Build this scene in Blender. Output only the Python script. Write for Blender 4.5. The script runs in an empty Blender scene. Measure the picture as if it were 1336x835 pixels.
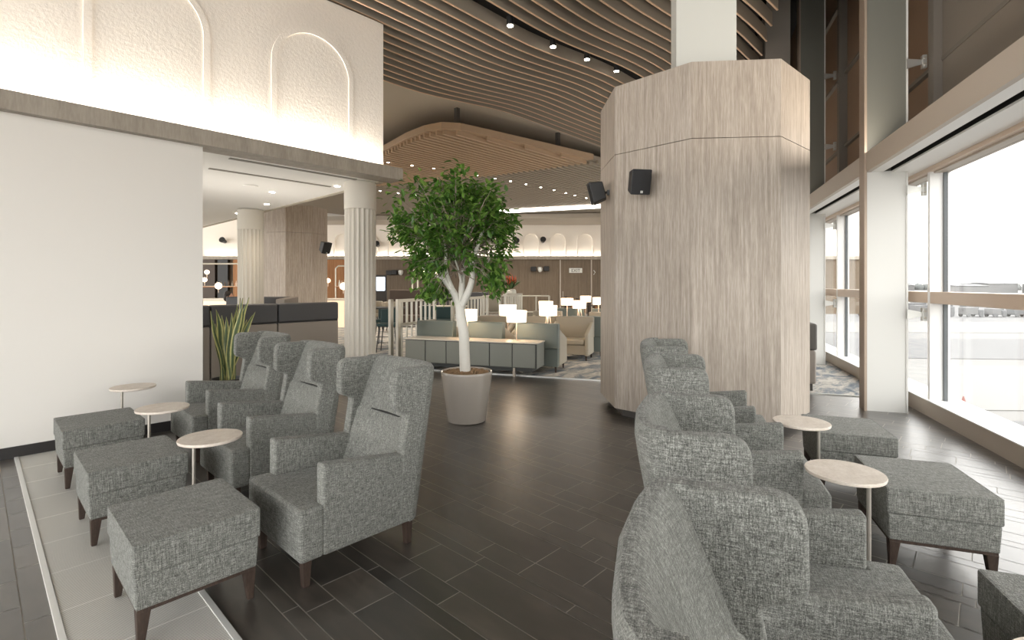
import bpy, bmesh, math, random
from mathutils import Vector, Matrix, noise as mnoise
random.seed(7)
SC = bpy.context.scene
COL = SC.collection
PI = math.pi
R = math.radians

# ------------------------------------------------------------------ frames
H = 1.6                       # eye height
YAW = R(43.16)                # heading of the camera, tile grid is the world grid
FW = Vector((math.cos(YAW), math.sin(YAW), 0)); RT = Vector((math.sin(YAW), -math.cos(YAW), 0))
WA = R(24)                    # heading of the window wall
WC = Vector((math.cos(WA), math.sin(WA), 0)); WN = Vector((-math.sin(WA), math.cos(WA), 0))
W0 = Vector((6.48, -0.14, 0))
def W(s, t, z=0.0):           # window-wall frame: s along the glass, t into the room
    p = W0 + WC * s + WN * t
    return Vector((p.x, p.y, z))
def V(x, d, z=0.0):           # frame of the far end wall: x to the right, d its distance
    p = FW * d + RT * x
    return Vector((p.x, p.y, z))

# ------------------------------------------------------------------ materials
def newmat(name):
    m = bpy.data.materials.new(name); m.use_nodes = True
    nt = m.node_tree; b = nt.nodes['Principled BSDF']
    return m, nt, b
def lin(c):
    return tuple((v/255/12.92 if v/255 <= .04045 else ((v/255+.055)/1.055)**2.4) for v in c) + (1,)
def plain(name, rgb, rough=.5, metal=0., bump=0., bscale=60, spec=.5, coat=0.):
    m, nt, b = newmat(name)
    b.inputs['Base Color'].default_value = lin(rgb); b.inputs['Roughness'].default_value = rough
    b.inputs['Metallic'].default_value = metal; b.inputs['Specular IOR Level'].default_value = spec
    b.inputs['Coat Weight'].default_value = coat
    tc = nt.nodes.new('ShaderNodeTexCoord'); n = nt.nodes.new('ShaderNodeTexNoise'); n.inputs['Scale'].default_value = bscale
    nt.links.new(tc.outputs['Object'], n.inputs['Vector'])
    if bump:
        bp = nt.nodes.new('ShaderNodeBump'); bp.inputs['Strength'].default_value = bump; bp.inputs['Distance'].default_value = .01
        nt.links.new(n.outputs['Fac'], bp.inputs['Height']); nt.links.new(bp.outputs['Normal'], b.inputs['Normal'])
    else:
        mr = nt.nodes.new('ShaderNodeMapRange'); mr.inputs['To Min'].default_value = max(0, rough-.04); mr.inputs['To Max'].default_value = min(1, rough+.04)
        nt.links.new(n.outputs['Fac'], mr.inputs['Value']); nt.links.new(mr.outputs['Result'], b.inputs['Roughness'])
    return m
def emis(name, rgb, strength):
    m, nt, b = newmat(name)
    b.inputs['Base Color'].default_value = lin(rgb); b.inputs['Emission Color'].default_value = lin(rgb)
    b.inputs['Emission Strength'].default_value = strength
    return m
def math_node(nt, op, a=None, b=None, v=None):
    n = nt.nodes.new('ShaderNodeMath'); n.operation = op
    if a is not None: nt.links.new(a, n.inputs[0])
    if b is not None: nt.links.new(b, n.inputs[1])
    if v is not None: n.inputs[1].default_value = v
    return n.outputs[0]
def ramp(nt, fac, stops):
    r = nt.nodes.new('ShaderNodeValToRGB'); e = r.color_ramp.elements
    e[0].position, e[0].color = stops[0][0], lin(stops[0][1]); e[1].position, e[1].color = stops[-1][0], lin(stops[-1][1])
    for p, c in stops[1:-1]:
        x = e.new(p); x.color = lin(c)
    nt.links.new(fac, r.inputs['Fac']); return r.outputs['Color']

def fabric_mat(name, dark, mid, light, hi=760., lo=170.):
    """melange weave: threads of two directions on every face"""
    m, nt, b = newmat(name)
    tc = nt.nodes.new('ShaderNodeTexCoord'); geo = nt.nodes.new('ShaderNodeNewGeometry')
    vt = nt.nodes.new('ShaderNodeVectorTransform'); vt.vector_type = 'NORMAL'; vt.convert_from = 'WORLD'; vt.convert_to = 'OBJECT'
    nt.links.new(geo.outputs['Normal'], vt.inputs[0])
    sx = nt.nodes.new('ShaderNodeSeparateXYZ'); nt.links.new(vt.outputs[0], sx.inputs[0])
    tot = None
    for i in range(3):
        mp = nt.nodes.new('ShaderNodeMapping'); sc = [lo]*3; sc[i] = hi
        mp.inputs['Scale'].default_value = sc; mp.inputs['Location'].default_value = (i*7.3, i*3.1, i*5.7)
        nt.links.new(tc.outputs['Object'], mp.inputs['Vector'])
        n = nt.nodes.new('ShaderNodeTexNoise'); n.inputs['Scale'].default_value = 1; n.inputs['Detail'].default_value = 2; n.inputs['Roughness'].default_value = .65
        nt.links.new(mp.outputs[0], n.inputs['Vector'])
        mp2 = nt.nodes.new('ShaderNodeMapping'); sc2 = [28.]*3; sc2[i] = 250.
        mp2.inputs['Scale'].default_value = sc2; mp2.inputs['Location'].default_value = (i*3.3, i*9.1, i*1.7)
        nt.links.new(tc.outputs['Object'], mp2.inputs['Vector'])
        n2 = nt.nodes.new('ShaderNodeTexNoise'); n2.inputs['Scale'].default_value = 1; n2.inputs['Detail'].default_value = 3; n2.inputs['Roughness'].default_value = .6
        nt.links.new(mp2.outputs[0], n2.inputs['Vector'])
        a = math_node(nt, 'ABSOLUTE', sx.outputs[i]); w = nt.nodes.new('ShaderNodeMath'); w.operation = 'SUBTRACT'; w.inputs[0].default_value = 1.; nt.links.new(a, w.inputs[1])
        c = math_node(nt, 'SUBTRACT', n.outputs['Fac'], v=.5); c2 = math_node(nt, 'SUBTRACT', n2.outputs['Fac'], v=.5); c = math_node(nt, 'MULTIPLY', c, v=.75); c2 = math_node(nt, 'MULTIPLY', c2, v=.6); c = math_node(nt, 'ADD', c, c2)
        q = math_node(nt, 'MULTIPLY', c, w.outputs[0])
        tot = q if tot is None else math_node(nt, 'ADD', tot, q)
    f = math_node(nt, 'MULTIPLY', tot, v=1.25); f = math_node(nt, 'ADD', f, v=.5)
    col = ramp(nt, f, [(.18, dark), (.5, mid), (.84, light)])
    nt.links.new(col, b.inputs['Base Color']); b.inputs['Roughness'].default_value = .95; b.inputs['Specular IOR Level'].default_value = .15
    b.inputs['Sheen Weight'].default_value = .15
    bp = nt.nodes.new('ShaderNodeBump'); bp.inputs['Strength'].default_value = .5; bp.inputs['Distance'].default_value = .003
    nt.links.new(f, bp.inputs['Height']); nt.links.new(bp.outputs['Normal'], b.inputs['Normal'])
    return m

def timber_mat(name, cols, zs=1.3, hs=22., rough=.55):
    m, nt, b = newmat(name)
    tc = nt.nodes.new('ShaderNodeTexCoord')
    mp = nt.nodes.new('ShaderNodeMapping'); mp.inputs['Scale'].default_value = (hs, hs, zs); nt.links.new(tc.outputs['Object'], mp.inputs['Vector'])
    n1 = nt.nodes.new('ShaderNodeTexNoise'); n1.inputs['Scale'].default_value = 1; n1.inputs['Detail'].default_value = 5; n1.inputs['Roughness'].default_value = .6; nt.links.new(mp.outputs[0], n1.inputs['Vector'])
    mp2 = nt.nodes.new('ShaderNodeMapping'); mp2.inputs['Scale'].default_value = (hs*5, hs*5, zs*6); nt.links.new(tc.outputs['Object'], mp2.inputs['Vector'])
    n2 = nt.nodes.new('ShaderNodeTexNoise'); n2.inputs['Scale'].default_value = 1; n2.inputs['Detail'].default_value = 3; nt.links.new(mp2.outputs[0], n2.inputs['Vector'])
    a = math_node(nt, 'MULTIPLY', n2.outputs['Fac'], v=.4); c = math_node(nt, 'MULTIPLY', n1.outputs['Fac'], v=.6); f = math_node(nt, 'ADD', a, c)
    col = ramp(nt, f, [(.32, cols[0]), (.5, cols[1]), (.68, cols[2])])
    nt.links.new(col, b.inputs['Base Color']); b.inputs['Roughness'].default_value = rough; b.inputs['Specular IOR Level'].default_value = .35
    return m

M = {}
M['fabric'] = fabric_mat('grey melange fabric', (62, 63, 60), (118, 119, 114), (184, 185, 178))
M['leg'] = timber_mat('dark stained leg wood', [(50, 40, 35), (64, 52, 45), (80, 66, 57)], 6, 60)
M['leg_light'] = timber_mat('walnut leg wood', [(96, 76, 62), (120, 97, 80), (140, 116, 98)], 6, 60)
M['timber'] = timber_mat('washed oak laminate', [(140, 130, 118), (170, 159, 147), (196, 187, 176)], 1.5, 38.)
M['timber_brown'] = timber_mat('brown wall panelling', [(98, 86, 71), (114, 100, 84), (128, 114, 97)], .6, 14)
M['wood_orange'] = timber_mat('orange veneer', [(136, 90, 52), (160, 110, 66), (178, 128, 84)], .6, 14)
M['table_top'] = timber_mat('pale ash table top', [(206, 194, 180), (222, 211, 198), (234, 225, 214)], 30, 14, .45)
M['ledge'] = timber_mat('greige ledge laminate', [(150, 142, 130), (166, 158, 146), (180, 172, 160)], 1.5, 10)
M['plaster'] = plain('smooth white plaster', (238, 235, 229), .75, bump=.05, bscale=35)
M['ceil_white'] = plain('white ceiling board', (246, 244, 239), .8)
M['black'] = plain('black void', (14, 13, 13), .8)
M['skirting'] = plain('black tiled skirting', (44, 42, 42), .35)
M['vent_grey'] = plain('grey vent slot', (150, 145, 136), .6)
M['plinth'] = plain('dark recessed plinth', (70, 66, 62), .5)
M['alu'] = plain('brushed aluminium', (196, 196, 192), .35, .85)
M['rim_alu'] = plain('pale satin aluminium rim', (228, 228, 224), .4, .3)
M['frame_white'] = plain('white painted metal', (236, 236, 234), .4)
M['bronze_metal'] = plain('champagne metal', (212, 192, 174), .35, .2)
M['greige_metal'] = plain('greige painted metal', (184, 173, 160), .4, .05)
M['gasket'] = plain('grey rubber gasket', (96, 100, 102), .6)
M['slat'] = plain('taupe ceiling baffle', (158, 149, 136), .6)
M['canopy'] = plain('warm lit canopy tone', (186, 162, 136), .55)  # warm glow on the near canopy is put into this colour
M['slat_edge'] = plain('lightened timber toned edge', (222, 192, 162), .5)  # timber tone, made paler to stand in for light from below
M['bulkhead'] = plain('taupe smooth ceiling', (186, 177, 162), .7)
M['box_grey'] = plain('pale grey boxed column paint', (206, 207, 201), .8)
M['column'] = plain('cream fluted column plaster', (208, 202, 190), .7)
M['chrome'] = plain('satin steel', (190, 184, 174), .38, .8)
M['speaker'] = plain('black speaker plastic', (38, 38, 39), .5)
M['speaker_grille'] = plain('black speaker grille', (26, 26, 28), .7, bump=.3, bscale=400)
M['pot'] = plain('glazed taupe pot', (176, 168, 158), .22, coat=.5)
M['bark'] = plain('whitewashed bark', (222, 219, 210), .8, bump=1., bscale=28)
M['twig'] = plain('grey brown twig', (150, 138, 126), .8)
M['pebble'] = plain('brown pebbles', (150, 122, 92), .7)
M['sofa_teal'] = plain('grey teal leather', (102, 110, 104), .45)
M['sofa_taupe'] = plain('taupe leather', (150, 142, 127), .55)
M['sofa_cream'] = plain('warm grey leather', (160, 152, 136), .5)
M['cabinet'] = plain('grey green lacquer', (132, 134, 126), .4)
M['cabinet_dark'] = plain('shadow gap', (60, 62, 60), .6)
M['stone_top'] = plain('pale stone top', (214, 206, 194), .2)
M['booth_dark'] = plain('charcoal booth leather', (66, 66, 68), .5)
M['booth_taupe'] = plain('taupe booth leather', (138, 130, 122), .5)
M['seat_dark'] = plain('dark warm grey leather', (88, 84, 80), .5)
M['dark_teal'] = plain('dark teal upholstery', (34, 62, 62), .6)
M['dark_brown'] = plain('dark brown upholstery', (70, 58, 50), .6)
M['screen_frame'] = plain('pale metal screen frame', (188, 184, 172), .4, .3)
M['planter'] = plain('dark planter', (52, 50, 50), .5)
M['panel_brown'] = plain('brown clerestory panel', (128, 104, 84), .45)
M['panel_taupe'] = plain('taupe grey infill panel', (116, 108, 99), .5)
M['panel_grey'] = plain('grey clerestory blind', (112, 106, 98), .6)
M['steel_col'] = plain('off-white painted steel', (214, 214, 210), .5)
M['steel_grey'] = plain('grey green steel', (112, 112, 104), .5)
M['tan_edge'] = plain('champagne flange', (168, 152, 136), .4, .3)
M['skin'] = plain('skin', (198, 150, 124), .6)
M['hair'] = plain('dark hair', (40, 32, 28), .7)
M['cloth_dark'] = plain('dark jacket', (48, 50, 54), .85)
M['sign_white'] = plain('white sign face', (225, 226, 220), .5)
M['sign_ink'] = plain('dark sign lettering', (60, 66, 60), .5)
M['flower'] = plain('orange red petals', (196, 78, 42), .6)
M['stem'] = plain('green stem', (62, 92, 48), .6)
M['vase'] = plain('pale ceramic vase', (208, 208, 198), .3)
M['lamp_shade'] = emis('lit lamp shade', (255, 236, 208), 1.2)
M['globe'] = emis('lit glass globe', (255, 232, 200), 3.0)
M['bulb'] = emis('downlight lens', (255, 244, 226), 30.0)
M['led'] = emis('white light slot', (255, 250, 244), 3.5)
M['display'] = emis('lit display', (214, 230, 250), 2.6)
M['bar_glow'] = emis('backlit bar front', (255, 232, 200), .3)

def textured_plaster():
    m, nt, b = newmat('rough trowelled plaster')
    b.inputs['Base Color'].default_value = lin((245, 239, 230)); b.inputs['Roughness'].default_value = .85
    tc = nt.nodes.new('ShaderNodeTexCoord'); n = nt.nodes.new('ShaderNodeTexNoise'); n.inputs['Scale'].default_value = 30; n.inputs['Detail'].default_value = 6; n.inputs['Roughness'].default_value = .6
    nt.links.new(tc.outputs['Object'], n.inputs['Vector'])
    bp = nt.nodes.new('ShaderNodeBump'); bp.inputs['Strength'].default_value = .4; bp.inputs['Distance'].default_value = .015
    nt.links.new(n.outputs['Fac'], bp.inputs['Height']); nt.links.new(bp.outputs['Normal'], b.inputs['Normal'])
    return m
M['rough_plaster'] = textured_plaster()

def tile_mat():
    m, nt, b = newmat('dark slate porcelain tile')
    geo = nt.nodes.new('ShaderNodeNewGeometry'); tc = nt.nodes.new('ShaderNodeTexCoord')
    rnd = geo.outputs['Random Per Island']
    off = nt.nodes.new('ShaderNodeCombineXYZ'); a = math_node(nt, 'MULTIPLY', rnd, v=93.); nt.links.new(a, off.inputs[2]); nt.links.new(a, off.inputs[0])
    add = nt.nodes.new('ShaderNodeVectorMath'); add.operation = 'ADD'; nt.links.new(tc.outputs['Object'], add.inputs[0]); nt.links.new(off.outputs[0], add.inputs[1])
    mp = nt.nodes.new('ShaderNodeMapping'); mp.inputs['Scale'].default_value = (9, 2.2, 9); mp.inputs['Rotation'].default_value = (0, 0, .25); nt.links.new(add.outputs[0], mp.inputs['Vector'])
    n = nt.nodes.new('ShaderNodeTexNoise'); n.inputs['Scale'].default_value = 1; n.inputs['Detail'].default_value = 6; n.inputs['Distortion'].default_value = 1.2; nt.links.new(mp.outputs[0], n.inputs['Vector'])
    f = math_node(nt, 'MULTIPLY', n.outputs['Fac'], v=.7); r2 = math_node(nt, 'MULTIPLY', rnd, v=.32); f = math_node(nt, 'ADD', f, r2)
    col = ramp(nt, f, [(.22, (44, 41, 38)), (.5, (64, 60, 55)), (.66, (79, 73, 66)), (.85, (98, 91, 83))])
    nt.links.new(col, b.inputs['Base Color'])
    mr = nt.nodes.new('ShaderNodeMapRange'); mr.inputs['To Min'].default_value = .28; mr.inputs['To Max'].default_value = .38; nt.links.new(n.outputs['Fac'], mr.inputs['Value']); nt.links.new(mr.outputs[0], b.inputs['Roughness'])
    b.inputs['Specular IOR Level'].default_value = .9; b.inputs['Coat Weight'].default_value = .8; b.inputs['Coat Roughness'].default_value = .42
    bp = nt.nodes.new('ShaderNodeBump'); bp.inputs['Strength'].default_value = .03; bp.inputs['Distance'].default_value = .01
    nt.links.new(n.outputs['Fac'], bp.inputs['Height']); nt.links.new(bp.outputs['Normal'], b.inputs['Normal'])
    return m
M['tile'] = tile_mat()
M['grout'] = plain('light grout', (200, 196, 188), .8)

def carpet_mat():
    m, nt, b = newmat('mottled blue grey carpet')
    tc = nt.nodes.new('ShaderNodeTexCoord')
    mp = nt.nodes.new('ShaderNodeMapping'); mp.inputs['Scale'].default_value = (2.2, 4.5, 1); mp.inputs['Rotation'].default_value = (0, 0, WA); nt.links.new(tc.outputs['Object'], mp.inputs['Vector'])
    n = nt.nodes.new('ShaderNodeTexNoise'); n.inputs['Scale'].default_value = 1; n.inputs['Detail'].default_value = 9; n.inputs['Roughness'].default_value = .68; n.inputs['Distortion'].default_value = .6; nt.links.new(mp.outputs[0], n.inputs['Vector'])
    col = ramp(nt, n.outputs['Fac'], [(.33, (98, 106, 116)), (.45, (130, 135, 139)), (.53, (170, 166, 158)), (.6, (190, 185, 177)), (.72, (128, 127, 126))])
    nt.links.new(col, b.inputs['Base Color']); b.inputs['Roughness'].default_value = .95; b.inputs['Specular IOR Level'].default_value = .1
    return m
M['carpet'] = carpet_mat()

def grille_mat():
    m, nt, b = newmat('aluminium entrance matting')
    tc = nt.nodes.new('ShaderNodeTexCoord'); w = nt.nodes.new('ShaderNodeTexWave'); w.bands_direction = 'Y'; w.inputs['Scale'].default_value = 26.
    nt.links.new(tc.outputs['Object'], w.inputs['Vector'])
    sp = nt.nodes.new('ShaderNodeSeparateXYZ'); nt.links.new(tc.outputs['Object'], sp.inputs[0])
    col = ramp(nt, w.outputs['Fac'], [(.3, (160, 159, 153)), (.55, (232, 230, 222))])
    q = math_node(nt, 'MULTIPLY', sp.outputs[1], v=1/.47); q = math_node(nt, 'FRACT', q); g = math_node(nt, 'LESS_THAN', q, v=.016)
    mx = nt.nodes.new('ShaderNodeMix'); mx.data_type = 'RGBA'; nt.links.new(g, mx.inputs[0]); nt.links.new(col, mx.inputs[6]); mx.inputs[7].default_value = lin((246, 244, 238))
    nt.links.new(mx.outputs[2], b.inputs['Base Color']); b.inputs['Roughness'].default_value = .5; b.inputs['Metallic'].default_value = .1
    bp = nt.nodes.new('ShaderNodeBump'); bp.inputs['Strength'].default_value = .4; bp.inputs['Distance'].default_value = .004
    nt.links.new(w.outputs['Fac'], bp.inputs['Height']); nt.links.new(bp.outputs['Normal'], b.inputs['Normal'])
    return m
M['grille'] = grille_mat()

def leaf_mat(name, c0, c1, c2):
    m, nt, b = newmat(name)
    geo = nt.nodes.new('ShaderNodeNewGeometry')
    col = ramp(nt, geo.outputs['Random Per Island'], [(0, c0), (.5, c1), (1, c2)])
    nt.links.new(col, b.inputs['Base Color']); b.inputs['Roughness'].default_value = .4
    b.inputs['Subsurface Weight'].default_value = 0
    tr = nt.nodes.new('ShaderNodeBsdfTranslucent'); nt.links.new(col, tr.inputs[0]); mx = nt.nodes.new('ShaderNodeMixShader'); mx.inputs[0].default_value = .3
    out = nt.nodes['Material Output']; nt.links.new(b.outputs[0], mx.inputs[1]); nt.links.new(tr.outputs[0], mx.inputs[2]); nt.links.new(mx.outputs[0], out.inputs[0])
    return m
M['leaf'] = leaf_mat('ficus leaf', (54, 90, 34), (86, 128, 48), (136, 170, 82))
def snake_mat():
    m, nt, b = newmat('variegated snake plant leaf')
    tc = nt.nodes.new('ShaderNodeTexCoord'); sp = nt.nodes.new('ShaderNodeSeparateXYZ'); nt.links.new(tc.outputs['UV'], sp.inputs[0])
    a = math_node(nt, 'SUBTRACT', sp.outputs[0], v=.5); a = math_node(nt, 'ABSOLUTE', a)
    n = nt.nodes.new('ShaderNodeTexNoise'); n.inputs['Scale'].default_value = 25; nt.links.new(tc.outputs['Object'], n.inputs['Vector'])
    q = math_node(nt, 'MULTIPLY', n.outputs['Fac'], v=.12); a = math_node(nt, 'ADD', a, q)
    col = ramp(nt, a, [(.1, (72, 92, 62)), (.3, (104, 120, 78)), (.4, (190, 188, 120)), (.5, (206, 202, 140))])
    nt.links.new(col, b.inputs['Base Color']); b.inputs['Roughness'].default_value = .45
    return m
M['snake'] = snake_mat()

def glass_mat(name, tint=(247, 247, 246), refl=.06):
    m, nt, b = newmat(name); nt.nodes.remove(b)
    t = nt.nodes.new('ShaderNodeBsdfTransparent'); t.inputs[0].default_value = lin(tint)
    g = nt.nodes.new('ShaderNodeBsdfGlossy'); g.inputs['Roughness'].default_value = .02
    f = nt.nodes.new('ShaderNodeLayerWeight'); f.inputs[0].default_value = .5
    q = math_node(nt, 'POWER', f.outputs['Facing'], v=4.); q = math_node(nt, 'MULTIPLY', q, v=.45); q = math_node(nt, 'ADD', q, v=.02)
    mx = nt.nodes.new('ShaderNodeMixShader'); nt.links.new(q, mx.inputs[0]); nt.links.new(t.outputs[0], mx.inputs[1]); nt.links.new(g.outputs[0], mx.inputs[2])
    nt.links.new(mx.outputs[0], nt.nodes['Material Output'].inputs[0])
    return m
M['glass'] = glass_mat('window glass')

def ground_mat():
    m, nt, b = newmat('airport apron')
    tc = nt.nodes.new('ShaderNodeTexCoord')
    mp = nt.nodes.new('ShaderNodeMapping'); mp.inputs['Scale'].default_value = (.008, .03, 1); mp.inputs['Rotation'].default_value = (0, 0, -R(50)); nt.links.new(tc.outputs['Object'], mp.inputs['Vector'])
    n = nt.nodes.new('ShaderNodeTexNoise'); n.inputs['Scale'].default_value = 1; n.inputs['Detail'].default_value = 3; nt.links.new(mp.outputs[0], n.inputs['Vector'])
    col = ramp(nt, n.outputs['Fac'], [(.42, (100, 100, 100)), (.5, (105, 105, 104)), (.56, (114, 113, 110)), (.7, (109, 108, 106))])
    nt.links.new(col, b.inputs['Base Color']); b.inputs['Roughness'].default_value = .9
    return m
M['ground'] = ground_mat()
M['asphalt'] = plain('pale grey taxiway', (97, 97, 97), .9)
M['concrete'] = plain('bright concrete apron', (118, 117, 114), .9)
M['hangar'] = plain('pale cladding', (116, 116, 116), .8)  # both cladding greys lifted, distance haze is put into the colour
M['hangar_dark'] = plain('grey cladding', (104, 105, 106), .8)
M['treeline'] = plain('hazy distant trees', (108, 111, 110), .95)  # tree colour greyed to carry the distance haze
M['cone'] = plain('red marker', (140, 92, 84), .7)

# ------------------------------------------------------------------ mesh helpers
def link(name, bm, mat, parent=None, smooth=False, bevel=0., seg=2, loc=None, rot=None, wn=False):
    if isinstance(mat, str): mat = M[mat]
    me = bpy.data.meshes.new(name)
    if bevel:
        bmesh.ops.remove_doubles(bm, verts=bm.verts, dist=1e-5)
        ed = [e for e in bm.edges if len(e.link_faces) == 2 and e.calc_face_angle(0) > R(30)]
        bmesh.ops.bevel(bm, geom=ed, offset=bevel, segments=seg, profile=.5, affect='EDGES', clamp_overlap=True)
        smooth = True; wn = True
    bmesh.ops.recalc_face_normals(bm, faces=bm.faces)
    bm.to_mesh(me); bm.free()
    me.materials.append(mat)
    if smooth:
        for p in me.polygons: p.use_smooth = True
        me.set_sharp_from_angle(angle=R(50))
    o = bpy.data.objects.new(name, me); COL.objects.link(o)
    if wn:
        w = o.modifiers.new('wn', 'WEIGHTED_NORMAL'); w.keep_sharp = True
    if parent is not None: o.parent = parent
    if loc is not None: o.location = loc
    if rot is not None: o.rotation_euler = rot
    return o
def B(): return bmesh.new()
def box(bm, x0, x1, y0, y1, z0, z1, mtx=None):
    vs = [bm.verts.new((x, y, z)) for x in (x0, x1) for y in (y0, y1) for z in (z0, z1)]
    if mtx is not None:
        for v in vs: v.co = mtx @ v.co
    for f in ((0, 1, 3, 2), (4, 6, 7, 5), (0, 4, 5, 1), (2, 3, 7, 6), (0, 2, 6, 4), (1, 5, 7, 3)):
        bm.faces.new([vs[i] for i in f])
    return vs
def hexa(bm, pts):   # 8 corners, bottom 4 then top 4, same winding
    vs = [bm.verts.new(p) for p in pts]
    for f in ((0, 3, 2, 1), (4, 5, 6, 7), (0, 1, 5, 4), (1, 2, 6, 5), (2, 3, 7, 6), (3, 0, 4, 7)):
        bm.faces.new([vs[i] for i in f])
def prism(bm, pts, z0, z1):  # plan polygon extruded up
    lo = [bm.verts.new((p[0], p[1], z0)) for p in pts]; hi = [bm.verts.new((p[0], p[1], z1)) for p in pts]
    n = len(pts)
    bm.faces.new(lo[::-1]); bm.faces.new(hi)
    for i in range(n): bm.faces.new((lo[i], lo[(i+1) % n], hi[(i+1) % n], hi[i]))
def lathe(bm, prof, n=32, c=(0, 0), cap=True):
    rings = []
    for r, z in prof:
        rings.append([bm.verts.new((c[0]+r*math.cos(2*PI*i/n), c[1]+r*math.sin(2*PI*i/n), z)) for i in range(n)])
    for a, b in zip(rings, rings[1:]):
        for i in range(n): bm.faces.new((a[i], a[(i+1) % n], b[(i+1) % n], b[i]))
    if cap:
        bm.faces.new(rings[0][::-1]); bm.faces.new(rings[-1])
def tube(bm, pts, rad, n=8, cap=True):
    pts = [Vector(p) for p in pts]; rads = rad if isinstance(rad, (list, tuple)) else [rad]*len(pts)
    rings = []; ref = Vector((0, 0, 1))
    for i, p in enumerate(pts):
        d = (pts[min(i+1, len(pts)-1)] - pts[max(i-1, 0)]).normalized()
        u = d.cross(ref)
        if u.length < .05: u = d.cross(Vector((1, 0, 0)))
        u.normalize(); v = d.cross(u).normalized()
        rings.append([bm.verts.new(p + (u*math.cos(2*PI*k/n) + v*math.sin(2*PI*k/n))*rads[i]) for k in range(n)])
    for a, b in zip(rings, rings[1:]):
        for k in range(n): bm.faces.new((a[k], a[(k+1) % n], b[(k+1) % n], b[k]))
    if cap:
        bm.faces.new(rings[0][::-1]); bm.faces.new(rings[-1])
def sphere(bm, c, r, u=14, v=9, sc=(1, 1, 1)):
    m = Matrix.Translation(c) @ Matrix.Diagonal((sc[0], sc[1], sc[2], 1))
    bmesh.ops.create_uvsphere(bm, u_segments=u, v_segments=v, radius=r, matrix=m)
def thing(name, label, cat, loc=(0, 0, 0), rz=0., group=None):
    o = bpy.data.objects.new(name, None); COL.objects.link(o); o.empty_display_size = .1
    o.location = loc; o.rotation_euler = (0, 0, rz); o['label'] = label; o['category'] = cat
    if group: o['group'] = group
    return o
def tag(o, label, cat, group=None):
    o['label'] = label; o['category'] = cat
    if group: o['group'] = group
    return o
def struct(o): o['kind'] = 'structure'; return o
def dup(root, loc, rz, label, group=None):
    r = root.copy(); COL.objects.link(r); r.location = loc; r.rotation_euler = (0, 0, rz); r['label'] = label
    if group: r['group'] = group
    for ch in list(root.children):
        c = ch.copy(); COL.objects.link(c); c.parent = r
        for g in list(ch.children):
            d = g.copy(); COL.objects.link(d); d.parent = c
    return r
def arc(cx, cy, r, a0, a1, n=6):
    return [(cx + r*math.cos(R(a0 + (a1-a0)*i/n)), cy + r*math.sin(R(a0 + (a1-a0)*i/n))) for i in range(n+1)]

# ================================================================== SETTING
# ---- floor: grout bed + tiles in three widths, laid along Y
bm = B(); prism(bm, [(W(-14, -.3).x, W(-14, -.3).y), (W(30, -.3).x, W(30, -.3).y), (W(30, 34).x, W(30, 34).y), (W(-14, 34).x, W(-14, 34).y)], -.2, -.003)
struct(link('floor', bm, 'grout'))
bm = B()
def tile(x0, x1, y0, y1):
    g = .0029
    c = Vector(((x0+x1)/2, (y0+y1)/2, 0)) - W0
    if c.dot(WN) < -.3: return
    if c.dot(WC) > 3.2: return
    vs = [bm.verts.new(p) for p in ((x0+g, y0+g, 0), (x1-g, y0+g, 0), (x1-g, y1-g, 0), (x0+g, y1-g, 0))]
    bm.faces.new(vs)
edges = [1.03, 1.12, 1.27, 1.51]
xs = []
x = 1.51 - .475*10
while x < 15:
    xs += [x, x+.083, x+.236]; x += .4745
rr = random.Random(3)
for a, b in zip(xs, xs[1:]):
    y = -9 + rr.random()*.9
    while y < 15:
        L = rr.choice((.328, .328, .656, .656, .328, .984)) if b-a > .12 else rr.choice((.328, .656, .984, .656))
        if not (a > .25 and b < .83 and y+L > 2.2 and y < 6.5): tile(a, b, y, min(15, y+L))
        y += L
tiles = link('floor', bm, 'tile'); struct(tiles)

# ---- entrance matting recess beside the left wall, with aluminium rims
bm = B(); box(bm, .29, .80, 1.6, 6.555, .0, .006)
mat_o = link('entrance_mat', bm, 'grille'); tag(mat_o, 'pale ribbed metal floor mat strip running under the three left footstools', 'floor mat')
for xx in ((.262, .292), (.80, .83)):
    bm = B(); box(bm, xx[0], xx[1], 1.6, 6.555, .0, .011); link('rim', bm, 'rim_alu', mat_o, bevel=.003)

# ---- carpet zone
bm = B()
pts = [W(2.62, .02), W(14, .02), W(30, 3), W(30, 24), W(16, 24), W(2.72, 9.0)]
prism(bm, [(p.x, p.y) for p in pts], .0, .012)
struct(link('floor', bm, 'carpet'))
bm = B()
for a, b in ((W(2.60, .02), W(2.60, 9.0)),):
    d = WC*.03; prism(bm, [(p.x, p.y) for p in (a, a+d, b+d, b)], 0, .016)
struct(link('trim_1', bm, 'alu'))

# ---- left wall (lower plain part)
WY = 6.57
bm = B(); box(bm, -5, 1.81, WY, WY+.25, 0, 3.19)
struct(link('wall_left', bm, 'plaster'))
bm = B(); box(bm, -5, 1.81, WY-.012, WY, .0, .105)
for k in range(12): box(bm, 1.5-k*.6, 1.504-k*.6, WY-.0125, WY-.0118, 0, .105)
struct(link('baseboard_left', bm, 'skirting'))
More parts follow.
